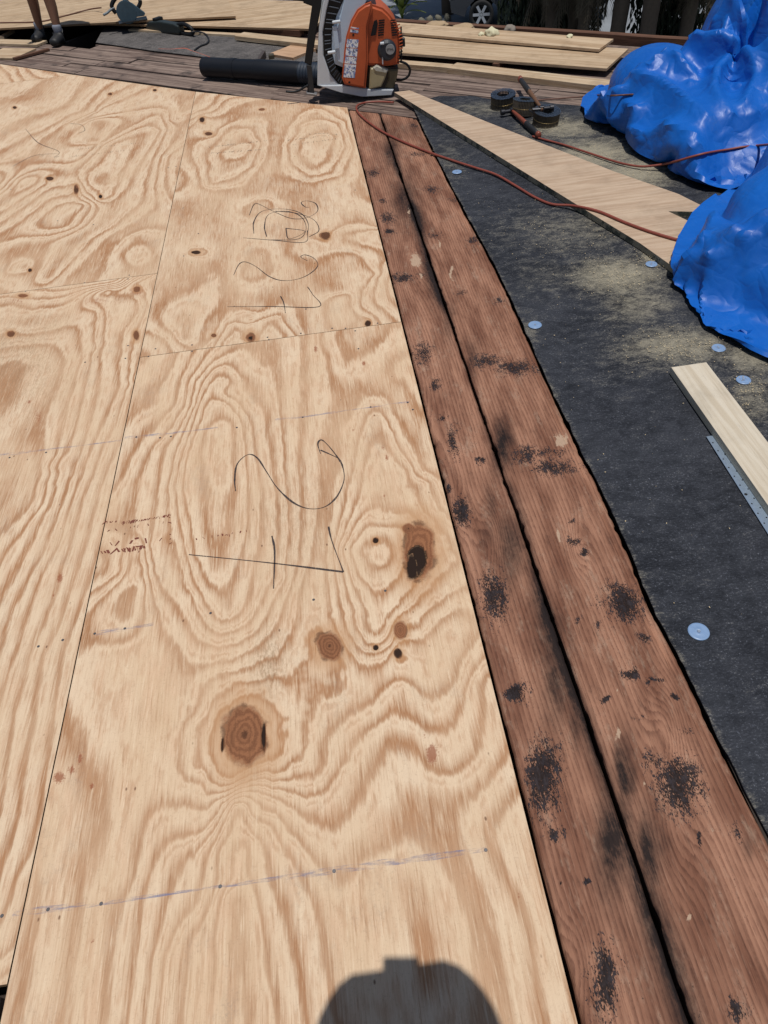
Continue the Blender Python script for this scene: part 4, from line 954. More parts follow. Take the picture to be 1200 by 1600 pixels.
for a in ((1092,986,.030,'pale blue cap nail nearest the viewer, alone on clean black felt'), (836,507,.030,'pale blue cap nail close to the edge of the wider brown board'), (714,268,.030,'dusty cap nail near the red hose crossing the felt'),
          (1123,543,.028,'cap nail half buried in sawdust by the front of the blue tarp'), (1162,593,.028,'cap nail between the whitish board and the blue tarp'), (1018,412,.028,'dusty cap nail below the notched offcut')):
    cap_nail(*a)
# galvanised strap
STEEL = plain('galvanised_steel', (.40, .50, .62), .32, .6, .2, 70)
HOLE = plain('punched_dark', (.01, .01, .012), .9)
def strap():
    a, b = deck(1103, 682, .006), deck(1236, 892, .006); d = b-a; ln = d.length
    root = empty('metal_strap', ((a+b)/2)[:2]+(.0045,), math.atan2(d.y, d.x), 'galvanised perforated metal strap beside the whitish board', 'metal strap')
    bm = bmesh.new(); bm_box(bm, (0, .019, .001), (ln, .036, .0018)); finish('strip', bm, STEEL, root)
    bm = bmesh.new(); bmesh.ops.create_circle(bm, cap_ends=True, segments=10, radius=1); me = bpy.data.meshes.new('punched_hole'); bm.to_mesh(me); bm.free(); me.materials.append(HOLE)
    k = 0; x = -ln/2+.015
    while x < ln/2-.01:
        o = bpy.data.objects.new('punched_hole', me); r = .0055 if k % 9 == 4 else .0028
        o.location = (x, .010 if k % 2 else .028, .0024); o.scale = (r, r, 1); link(o, root); x += .022; k += 1
strap()
# sawdust and chips
def sawdust():
    rn = random.Random(9); V, F = [], []
    areas = [(965,430,60,26,420),(1060,540,70,24,380),(930,240,50,20,420),(990,270,50,20,420),(1030,402,30,14,180),(880,200,50,15,250),(900,360,110,40,300),(850,560,150,120,60),(1000,800,150,250,40),(1170,610,30,40,150),(760,300,60,90,120)]
    for (u, v, rx, ry, n) in areas:
        for _ in range(n):
            p = deck(u+rn.gauss(0, .6)*rx, v+rn.gauss(0, .6)*ry, .006)
            if p.x < .55 or p.x > 4: continue
            r = rn.uniform(.0008, .0028); an = rn.uniform(0, 6.3); k = len(V); q = rn.uniform(.25, .7)
            for (x, y) in ((-1, -q), (1, -q), (1.1, q), (-.8, q)):
                V.append((p.x+r*(x*math.cos(an)-y*math.sin(an)), p.y+r*(x*math.sin(an)+y*math.cos(an)), p.z+rn.uniform(0, .0015)))
            F.append((k, k+1, k+2, k+3))
    tag(mesh('sawdust', V, F, plain('sawdust_chips', (.55, .44, .27), .9)), 'scattered pale sawdust and wood chips on the black felt', 'sawdust', None, 'stuff')
sawdust()
# red hoses and cords
HOSE = plain('red_rubber_hose', (.24, .055, .035), .5, 0, .25, 30); CORD = plain('brown_cord', (.13, .055, .035), .6); BLKCORD = plain('black_cord', (.012, .012, .014), .5); ORNG = plain('orange_cord', (.55, .10, .04), .55)
def hose(name, pts, r, mat, label, cat='hose'):
    P = [deck(u, v, z) for u, v, z in pts]
    return tag(tube(name, P, r, mat), label, cat)
hose('air_hose', [(615,160,-.008),(590,159,-.008),(568,161,-.006),(557,167,.006),(563,180,.006),(590,201,.006),(622,218,.006),(668,237,.006),(705,250,.008),(742,262,.010),(775,273,.010),(805,290,.010),(835,308,.010),(862,319,.012),(890,321,.022),(915,325,.040),(940,332,.042),(975,347,.042),(1010,360,.042),(1045,371,.042),(1082,381,.042),(1120,392,.05)], .0075, HOSE, 'red air hose curving from the brown boards over the plywood offcut to the tarp')
hose('cord', [(-80,38,.10),(0,35.5,.092),(60,34,.092),(100,25,.092),(138,15,.10),(158,12,.13)], .007, CORD, 'brown cord of the circular saw running to the left edge', 'cord')
hose('cord', [(248,77,-.012),(268,77.5,-.012),(288,76,-.010),(300,80,-.012),(320,87,-.012),(345,96,-.012)], .006, ORNG, 'orange cord end lying by the mouth of the blower tube', 'cord')

# ------------------------------------------------------------------ nail coils and hammers
COILN = plain('blue_black_coil_nails', (.17, .145, .115), .45, .5, .5, 120); WIRE = plain('brass_wire', (.34, .24, .10), .4, .6); HEADS = plain('nail_tops', (.16, .21, .29), .35, .7, .5, 150)
def coil(u, v, label, lean=(0, 0), R=.078, h=.085):
    p = deck(u, v, .004); root = empty('nail_coil', (p.x, p.y, .004), RNG.uniform(0, 6), label, 'nail coil', 'coils of nails on the felt'); root.rotation_euler = (lean[0], lean[1], 0)
    rn = random.Random(int(u))
    bm = bmesh.new(); bh = bmesh.new(); turns = 5
    for t in range(turns):
        r = R-.0095*t+.001; n = int(math.tau*r/.0105)
        for i in range(n):
            a = math.tau*i/n+t*.3; x, y = math.cos(a)*r, math.sin(a)*r; z = rn.uniform(-.0015, .0015)
            bm_cyl(bm, (x, y, .001), (x, y, h+z-.002), .0021, n=5)
            bm_cyl(bh, (x, y, h+z-.0022), (x, y, h+z), .0042, n=7)
    finish('nail_shanks', bm, COILN, root)['kind'] = 'stuff'; finish('nail_tops', bh, HEADS, root)['kind'] = 'stuff'
    for zf in (.45,):
        tube('wire', [(math.cos(i*math.tau/24)*(R+.002), math.sin(i*math.tau/24)*(R+.002), h*zf) for i in range(25)], .0014, WIRE, root, 5, 1)
    bm = bmesh.new(); bm_cyl(bm, (0, 0, .002), (0, 0, h*.8), R-.046, R-.046, 24, False)
    bmesh.ops.create_circle(bm, cap_ends=True, segments=24, radius=R-.004); finish('core', bm, plain('dark_core', (.02, .02, .024), .7), root)
coil(786, 166, 'leftmost of the three dark nail coils on the felt', (.10, -.06), .084)
coil(818, 178, 'middle one of the three dark nail coils, between hammer handles', (-.09, .10), .080, .092)
coil(852, 193, 'rightmost of the three dark nail coils, nearest the tarp', (.13, .05), .084)
GRIP = plain('black_rubber_grip', (.014, .014, .016), .6); REDH = plain('red_brown_handle', (.22, .055, .03), .45); BRNH = plain('brown_wooden_handle', (.16, .075, .035), .5); IRON = plain('dark_hammer_steel', (.05, .05, .055), .4, .8)
def hammer(pa, pb, za, zb, mid, label):
    A, B = deck(*pa, za), deck(*pb, zb); d = B-A; ln = d.length
    root = empty('hammer', A, 0, label, 'hammer'); q = d.to_track_quat('X', 'Z'); root.rotation_mode = 'QUATERNION'; root.rotation_quaternion = q
    # handle sections along +x, head at x = 0
    def lathe(name, prof, mat, n=14, sy=.8):
        V, F = [], []
        for (x, r) in prof:
            for k in range(n): V.append((x, math.cos(k*math.tau/n)*r*sy, math.sin(k*math.tau/n)*r))
        for i in range(len(prof)-1):
            for k in range(n): F.append((i*n+k, i*n+(k+1) % n, (i+1)*n+(k+1) % n, (i+1)*n+k))
        F.append(tuple(range(n))[::-1]); F.append(tuple((len(prof)-1)*n+k for k in range(n)))
        return mesh(name, V, F, mat, root, True)
    lathe('shaft', [(-.02, .011), (.03, .012), (ln*.25, .016), (ln*.5, .018), (ln*.56, .018)], mid)
    lathe('grip', [(ln*.55, .019), (ln*.58, .022), (ln*.75, .021), (ln*.92, .020), (ln*.97, .018)], GRIP)
    lathe('end_cap', [(ln*.965, .019), (ln*.98, .023), (ln*1.02, .023), (ln*1.03, .016)], REDH)
    bm = bmesh.new(); bm_box(bm, (0, 0, 0), (.034, .030, .036)); bm_cyl(bm, (0, -.012, 0), (0, -.062, 0), .013, .012); bm_cyl(bm, (0, -.055, 0), (0, -.082, 0), .018, .018)
    for s in (-1, 1):
        bm_box(bm, (s*.011, .035, .002), (.012, .055, .012), Matrix.Rotation(s*.12, 4, 'Z')); bm_box(bm, (s*.012, .068, -.008), (.010, .032, .007), Matrix.Rotation(.5, 4, 'X'))
    finish('head', bm, IRON, root, False, .002, 1)
hammer((800,173), (841,211), .03, .024, REDH, 'red handled hammer in front of the nail coils, black grip toward the hose')
hammer((846,170), (813,124), .10, .065, BRNH, 'brown handled hammer leaning over the nail coils')
# small clutter behind the blower tube
tag(plank_obj('steel_bracket', plain('dark_bracket', (.06, .045, .04), .6), None, deck(404, 92, .05), deck(412, 79, .05), .03, .06, 0, 1), 'small dark upright bracket behind the blower tube', 'bracket')
bm = bmesh.new(); bm_box(bm, (0, 0, .022), (.05, .07, .044)); o = finish('tape_measure', bm, plain('yellow_black_plastic', (.06, .05, .03), .5), None, False, .008); o.location = deck(425, 93, -.018); tag(o, 'small dark tape measure behind the blower tube', 'tape measure')

# ------------------------------------------------------------------ backpack blower
BB = deck(560, 147, -.018)
by = Vector((BB.x-CAM_P[0], BB.y-CAM_P[1], 0)).normalized(); bx = Vector((by.y, -by.x, 0))
def face(u, v, y=0.):
    """local (x, z) on the plane y = const of the blower's own frame as measured in the photo"""
    d = Vector(((u-600)/FPX*CR - (v-800)/FPX*CU + CF).tolist()); o = Vector(CAM_P.tolist()); p0 = BB+by*y
    t = (p0-o).dot(by)/d.dot(by); p = o+d*t-BB
    return p.dot(bx), p.z
def zb(p, y): return face(460+p[0]/6, p[1]/6, y)
ORANGE = plain('orange_engine_plastic', (.47, .098, .034), .42, 0, .16, 14, spec=.35); WHITEP = plain('pale_grey_plastic', (.50, .54, .58), .42, 0, .10, 20); BLACKP = plain('black_plastic', (.010, .011, .013), .5, spec=.25)
DOMEP = plain('blue_grey_plastic', (.42, .52, .64), .35, 0, .10, 12); TANKP = plain('cream_tank_plastic', (.42, .35, .20), .4, 0, .25, 18); TANKD = plain('dark_dirty_metal', (.07, .055, .04), .6, .3, .4, 30); BADGE = plain('grey_badge', (.34, .36, .37), .35, .3)
def sticker_mat():
    mt, nt, bs = newmat('pictogram_sticker'); v = coords(nt); vo = N(nt, 'TexVoronoi'); vo.inputs['Scale'].default_value = 70; L(nt, v, vo.inputs['Vector'])
    c = mix_n(nt, smooth_n(nt, noise_n(nt, v, 60, 3), .5, .56), (.75, .77, .80), (.20, .27, .48))
    c = mix_n(nt, smooth_n(nt, noise_n(nt, coords(nt, loc=(3, 1, 2)), 95, 2), .60, .64), c, (.05, .05, .05))
    L(nt, c, bs.inputs['Base Color']); bs.inputs['Roughness'].default_value = .35; return mt
STICK = sticker_mat()
FINM = plain('dark_blue_fin', (.05, .062, .085), .5)
def blower():
    root = empty('backpack_blower', BB, math.atan2(bx.y, bx.x), 'orange and white petrol backpack blower standing on the old boards', 'leaf blower')
    def ex(name, pts, y0, y1, mat, bevel=.006, parent=root, seg=3, smooth=False):
        P = [zb(p, y0) for p in pts]; P = [(x, max(z, .0)) for x, z in P]
        bm = bmesh.new(); a = [bm.verts.new((x, y0, z)) for x, z in P]; b = [bm.verts.new((x, y1, z)) for x, z in P]
        fr = bm.faces.new(a); bm.faces.new(b[::-1])
        for i in range(len(a)): j = (i+1) % len(a); bm.faces.new((a[i], b[i], b[j], a[j]))
        bmesh.ops.recalc_face_normals(bm, faces=bm.faces)
        if bevel:
            es = [e for e in bm.edges if all(abs(v.co.y-y0) < 1e-5 for v in e.verts) or all(abs(v.co.y-y1) < 1e-5 for v in e.verts)]
            bmesh.ops.bevel(bm, geom=es, offset=bevel, segments=seg, affect='EDGES', clamp_overlap=True)
        o = finish(name, bm, mat, parent)
        if smooth: o.data.polygons.foreach_set('use_smooth', [True]*len(o.data.polygons)); m_ = o.modifiers.new('e', 'EDGE_SPLIT'); m_.split_angle = .7
        return o
    ex('back_plate', [(340,-330),(300,-100),(262,60),(235,250),(218,500),(215,800),(430,868),(445,835),(335,700),(272,520),(266,300),(300,100),(350,-100),(400,-320)], -.16, .18, WHITEP, .006)
    ex('base_foot', [(225,802),(430,868),(640,908),(910,893),(930,842),(700,838),(440,800)], -.17, .17, WHITEP, .004)
    gr = ex('intake_grille', [(400,-300),(350,-100),(300,100),(266,300),(272,520),(335,700),(445,820),(470,720),(390,640),(350,480),(350,300),(395,150),(470,-20),(560,-300)], -.145, .15, BLACKP, .004)
    for i in range(24):       # radial fins of the grille
        t = i/23; a = catmull([(378,-200,0),(318,60,0),(285,300,0),(295,520,0),(350,690,0),(430,780,0)], 8); b = catmull([(480,-140,0),(415,80,0),(345,300,0),(352,500,0),(395,640,0),(455,720,0)], 8)
        p = a[int(t*(len(a)-1))]; q = b[int(t*(len(b)-1))]
        x0, z0 = zb(p, -.15); x1, z1 = zb(q, -.15)
        bm = bmesh.new(); bm_cyl(bm, (x0, -.149, z0), (x1, -.149, z1), .0035, n=6); finish('grille_fin', bm, FINM, gr)
    dm = ex('fan_housing', [(470,-320),(440,-60),(395,130),(348,300),(348,480),(375,610),(470,650),(560,560),(640,300),(700,60),(760,-60),(760,-320)], -.172, .15, DOMEP, .035, seg=5, smooth=True)
    for p in ((350,490),(395,205)):
        x, z = zb(p, -.18); bm = bmesh.new(); bm_cyl(bm, (x-.03, -.185, z), (x+.028, -.185, z+.002), .011, n=10); finish('knob', bm, WHITEP, dm, False, .003, 1)
    x0, z0 = zb((395,240), -.185); x1, z1 = zb((385,460), -.185); bm = bmesh.new(); bm_box(bm, ((x0+x1)/2, -.180, (z0+z1)/2), (.036, .012, abs(z1-z0))); finish('guide_rail', bm, DOMEP, dm, False, .004, 1)
    ex('engine_cover', [(445,735),(455,640),(468,480),(485,350),(530,200),(590,95),(660,45),(720,25),(735,80),(690,250),(692,560),(668,832),(600,822),(470,795)], -.205, .12, ORANGE, .016, smooth=True)
    sh = ex('shroud', [(640,120),(700,35),(830,80),(885,130),(950,215),(985,300),(992,460),(985,605),(870,625),(700,620),(650,600)], -.165, .13, ORANGE, .02, smooth=True)
    for r in range(7):
        for (cx, w_) in ((818-r*1.5, 52), (925+r*2, 46)):
            x, z = zb((cx, 190+r*23), -.166); bm = bmesh.new(); bm_box(bm, (x, -.1655, z), (w_/6/205, .006, .008)); finish('louver', bm, BLACKP, sh)
    ex('vent_slot', [(745,200),(772,185),(782,220),(762,330),(715,338)], -.172, -.12, BLACKP, 0)
    for i in range(12):
        t = i/11; u = 955+52*math.sin(math.pi*(.15+.6*t)); x0, z0 = zb((u-26, 230+t*345), -.13); x1, z1 = zb((u+8, 228+t*345), -.13)
        bm = bmesh.new(); bm_cyl(bm, (x0, -.16, z0), (x1, -.13, z1), .0045, n=6); finish('guard_bar', bm, ORANGE if i < 8 else BLACKP, sh)
    x0, z0 = zb((1000,250), -.13); x1, z1 = zb((1002,580), -.13); bm = bmesh.new(); bm_cyl(bm, (x0, -.13, z0), (x1, -.13, z1), .006, n=8); finish('guard_rim', bm, BLACKP, sh)
    x0, z0 = zb((1000,400), -.13); bm = bmesh.new(); bm_box(bm, (x0+.005, -.12, z0), (.05, .03, .055)); finish('muffler_bracket', bm, BLACKP, root, False, .004, 1)
    # recoil starter
    cx, cz = zb((868,470), -.17); bm = bmesh.new()
    for (r0, y0, r1, y1) in ((.072, -.160, .068, -.178), (.068, -.178, .050, -.192)): bm_cyl(bm, (cx, y0, cz), (cx, y1, cz), r0, r1, 28)
    st = finish('starter_cap', bm, plain('dark_blue_black_plastic', (.02, .026, .036), .4), root)
    bx0, bz0 = zb((898,462), -.19); bm = bmesh.new(); bm_cyl(bm, (bx0, -.190, bz0), (bx0, -.196, bz0), .034, .033, 28); bg_ = finish('badge', bm, BADGE, st)
    cu = bpy.data.curves.new('lettering', 'FONT'); cu.body = 'STIHL'; cu.size = .021; cu.align_x = 'CENTER'; cu.align_y = 'CENTER'; cu.extrude = .0006
    to = bpy.data.objects.new('lettering', cu); COL.objects.link(to); bpy.context.view_layer.update()
    me = bpy.data.meshes.new_from_object(to.evaluated_get(bpy.context.evaluated_depsgraph_get())); bpy.data.objects.remove(to); me.materials.clear(); me.materials.append(BLACKP)
    lo = link(bpy.data.objects.new('lettering', me), st); lo.location = (bx0, -.1968, bz0); lo.rotation_euler = (math.pi/2, 0, 0)
    x0, z0 = zb((822,405), -.18); x1, z1 = zb((828,600), -.18); bm = bmesh.new(); bm_cyl(bm, (x0, -.185, z0), (x1, -.185, z1), .0045, n=8); bm_cyl(bm, (x0-.014, -.187, z0), (x0+.014, -.187, z0), .010, n=10); finish('pull_handle', bm, WHITEP, root)
    # stickers
    def stick(name, q, y, mat, th=.0008):
        P = [zb(p, y) for p in q]; bm = bmesh.new(); a = [bm.verts.new((x, y, z)) for x, z in P]; bm.faces.new(a)
        r = bmesh.ops.extrude_face_region(bm, geom=list(bm.faces))
        for v in r['geom']:
            if isinstance(v, bmesh.types.BMVert): v.co.y -= th
        return finish(name, bm, mat, root)
    stick('warning_sticker', [(530,250),(605,262),(597,312),(523,300)], -.2056, STICK)
    RED = plain('red_band', (.55, .10, .06), .4); stick('sticker_band', [(529,262),(604,274),(602,284),(527,272)], -.2066, RED)
    for (a, b) in ((365,445),(450,525),(530,595),(600,725)):
        t0 = (a-365)/360; t1 = (b-365)/360
        stick('pictogram_sticker', [(494-36*t0, a), (602-36*t0, a+8), (602-36*t1, b+6), (494-36*t1, b-2)], -.2056, STICK)
    for p in ((552,328),(515,772)):
        x, z = zb(p, -.205); bm = bmesh.new(); bm_cyl(bm, (x, -.2045, z), (x, -.2065, z), .008, n=10); finish('screw', bm, BLACKP, root)
    # engine bottom: tank and carburettor
    ex('crankcase', [(690,615),(975,640),(965,700),(930,850),(700,862),(672,840)], -.135, .10, TANKD, .006)
    ex('fuel_tank', [(712,640),(760,628),(872,672),(850,740),(815,815),(700,842)], -.175, .02, TANKP, .010, smooth=True)
    ex('air_filter', [(880,655),(975,655),(960,740),(925,835),(850,820),(880,740)], -.15, .02, plain('olive_dirty_plastic', (.14, .115, .06), .5, 0, .35, 30), .008)
    ex('tank_lid', [(735,640),(770,612),(880,660),(860,690),(760,672)], -.18, -.06, plain('pale_dusty_plastic', (.50, .48, .40), .5, 0, .2, 30), .006)
    pts = [zb(p, -.05) for p in ((990,575),(1050,600),(1083,650),(1070,710),(1020,745),(955,748))]
    tube('ignition_cable', [(x, -.05, z) for x, z in pts], .009, BLACKP, root, 8, 6)
    # harness straps
    ex('shoulder_strap', [(60,-300),(70,-60),(85,30),(165,60),(130,300),(95,590),(160,620),(205,300),(252,60),(262,-100),(240,-300)], -.12, -.06, BLACKP, .006)
    ex('hip_strap', [(112,610),(160,615),(175,760),(188,880),(118,882),(128,750)], -.125, -.105, plain('black_webbing', (.016, .017, .02), .7), .003)
    ex('buckle', [(112,868),(212,882),(210,900),(112,896)], -.14, -.09, plain('dull_buckle', (.20, .20, .21), .4, .4), .003)
    p0 = [zb(p, -.13) for p in ((130,800),(90,820),(40,850),(-20,862),(-80,858))]
    tube('loose_webbing', [(x, -.13, max(z, .008)) for x, z in p0], .008, BLACKP, root, 6, 5)
    # blowing tube
    r = .076; tA, tB = deck(324, 121, -.018), deck(497, 133, -.018); td = tB-tA; inv = root.matrix_basis.inverted(); tl = td.length; n = 28
    prof = [(.3, r*.86), (.012, r*.86), (0, r*.9), (-.002, r), (.03, r*1.02), (.06, r), (.30, r), (.302, r*1.05), (.34, r*1.05), (.342, r), (.55, r*1.0), (.555, r*1.07), (.60, r*1.07), (tl-.16, r*1.07), (tl-.14, r*1.0)]
    def tub(name, prof, mat, zc):
        V, F = [], []; dx = td.normalized(); dy = Vector((-dx.y, dx.x, 0))
        for (x, rr) in prof:
            for k in range(n): V.append(inv @ (tA+dx*x+dy*math.cos(k*math.tau/n)*rr+Vector((0, 0, zc+math.sin(k*math.tau/n)*rr))))
        for i in range(len(prof)-1):
            for k in range(n): F.append((i*n+k, (i+1)*n+k, (i+1)*n+(k+1) % n, i*n+(k+1) % n))
        o = mesh(name, V, F, mat, root, True); m_ = o.modifiers.new('e', 'EDGE_SPLIT'); m_.split_angle = .8; return o
    tub('blow_tube', prof, plain('blue_black_tube_plastic', (.007, .009, .014), .5, 0, .3, 9, spec=.28), r*1.07)
    tub('bellows', [(tl-.15+i*.014, r*(1.08 if i % 2 else .95)) for i in range(16)], plain('dark_blue_rubber', (.014, .024, .042), .55), r*1.09)
    # carrying handle and back pad above the frame
    x0, z0 = zb((420,-330), 0); tube('handle', [(x0-.05, -.10, z0-.03), (x0-.03, -.09, z0+.05), (x0-.02, 0, z0+.07), (x0-.03, .09, z0+.05), (x0-.05, .10, z0-.03)], .014, BLACKP, root)
blower()

# ------------------------------------------------------------------ circular saw and reciprocating saw
def circular_saw():
    p = deck(205, 33, .085); d = Vector((p.x-CAM_P[0], p.y-CAM_P[1], 0)).normalized(); root = empty('circular_saw', (p.x, p.y, .086), math.atan2(-d.x, d.y), 'dark circular saw with a blue grey housing on the rear plywood', 'circular saw')
    BL = plain('blue_grey_tool_housing', (.06, .105, .14), .35, .2, .4, 20)
    bm = bmesh.new(); bm_box(bm, (.02, 0, .006), (.30, .16, .004)); finish('base_shoe', bm, IRON, root)
    bm = bmesh.new(); bm_cyl(bm, (-.02, -.03, .085), (-.02, .012, .085), .105, .100, 30); finish('upper_guard', bm, BL, root, False, .006)
    bm = bmesh.new(); bm_cyl(bm, (-.02, -.012, .075), (-.02, -.006, .075), .095, .095, 40); finish('blade', bm, STEEL, root)
    bm = bmesh.new(); bm_cyl(bm, (-.02, .01, .085), (-.02, .17, .085), .062, .055, 22); finish('motor', bm, BLACKP, root, False, .006)
    tube('handle', [(.02, .05, .15), (-.03, .055, .215), (-.10, .05, .20), (-.155, .045, .14), (-.13, .04, .08)], .021, BLACKP, root)
    tube('front_knob', [(.10, .03, .09), (.14, .03, .13), (.15, .03, .16)], .02, BLACKP, root)
    bm = bmesh.new(); bm_prism(bm, [(.02, 0, .03), (.15, 0, .03), (.165, 0, .05), (.06, 0, .15), (.0, 0, .17)], Vector((0, -.028, 0)), Vector((0, .03, 0))); finish('lower_guard', bm, BL, root, False, .005)
    tube('cord_strain_relief', [(-.13, .04, .13), (-.17, .03, .12), (-.215, .02, .10), (-.26, .0, .09)], .012, plain('grey_plug', (.16, .19, .21), .5), root)
circular_saw()
def recip_saw():
    a, b = deck(232, 42, .02), deck(300, 52, .02); d = b-a; root = empty('reciprocating_saw', ((a+b)/2)[:2]+(-.008,), math.atan2(d.y, d.x), 'black reciprocating saw lying on the grey felt with its cord curled', 'power saw')
    ln = d.length
    bm = bmesh.new()
    bm_prism(bm, [(-ln*.50, 0, .035), (-ln*.40, 0, .085), (-ln*.12, 0, .105), (ln*.18, 0, .10), (ln*.28, 0, .085), (ln*.28, 0, .02), (-ln*.1, 0, .0), (-ln*.42, 0, .008)], Vector((0, -.04, 0)), Vector((0, .04, 0))); finish('motor_housing', bm, plain('dark_green_black_housing', (.022, .030, .030), .45, 0, .4, 20), root, False, .012)
    tube('handle', [(ln*.22, 0, .085), (ln*.36, 0, .10), (ln*.50, 0, .075), (ln*.52, 0, .03), (ln*.40, 0, .016), (ln*.24, 0, .02)], .019, BLACKP, root)
    bm = bmesh.new(); bm_cyl(bm, (-ln*.42, 0, .05), (-ln*.58, 0, .05), .032, .022, 16); finish('nose', bm, IRON, root)
    bm = bmesh.new(); bm_box(bm, (-ln*.60, 0, .05), (.012, .07, .06)); finish('shoe', bm, IRON, root, False, .003, 1)
    bm = bmesh.new(); bm_box(bm, (-ln*.28, .03, .105), (.06, .10, .03)); finish('side_knob', bm, BLACKP, root, False, .01)
    inv = root.matrix_basis.inverted()
    pts = [(300,50,.04),(312,50,.02),(322,54,.004),(326,62,.002),(323,68,.002),(313,72,.002),(304,78,.002)]
    tube('cord', [inv @ deck(u, v, z) for u, v, z in pts], .008, BLKCORD, root)
recip_saw()

# ------------------------------------------------------------------ people
def skin_body(name, joints, edges, root_j, mat, parent, sub=2):
    names = list(joints); me = bpy.data.meshes.new(name)
    me.from_pydata([joints[n][0] for n in names], [(names.index(a), names.index(b)) for a, b in edges], [])
    o = bpy.data.objects.new(name, me); COL.objects.link(o)
    md = o.modifiers.new('skin', 'SKIN'); md.use_smooth_shade = True; md.branch_smoothing = .3
    for i, n in enumerate(names):
        sv = me.skin_vertices[0].data[i]; r = joints[n][1]; sv.radius = (r, r) if isinstance(r, float) else r; sv.use_root = (n == root_j)
    s = o.modifiers.new('sub', 'SUBSURF'); s.levels = s.render_levels = sub
    bpy.context.view_layer.update()
    m2 = bpy.data.meshes.new_from_object(o.evaluated_get(bpy.context.evaluated_depsgraph_get())); bpy.data.objects.remove(o)
    m2.materials.clear(); m2.materials.append(mat); m2.polygons.foreach_set('use_smooth', [True]*len(m2.polygons))
    return link(bpy.data.objects.new(name, m2), parent)
SKIN = plain('tanned_skin', (.20, .10, .062), .5, 0, .12, 18); SKIN2 = plain('light_tanned_skin', (.36, .20, .13), .5, 0, .1, 18)
SOCK = plain('grey_sock', (.20, .22, .27), .9, 0, .2, 90); SHOE = plain('black_work_shoe', (.012, .012, .014), .6, 0, .4, 40); DENIM = plain('dark_shorts_cloth', (.045, .055, .075), .9, 0, .2, 60); SHIRT = plain('grey_shirt_cloth', (.22, .24, .26), .9, 0, .15, 60); HAIR = plain('dark_hair', (.02, .014, .01), .6, 0, .3, 120); CAPC = plain('navy_cap_cloth', (.03, .04, .07), .85)
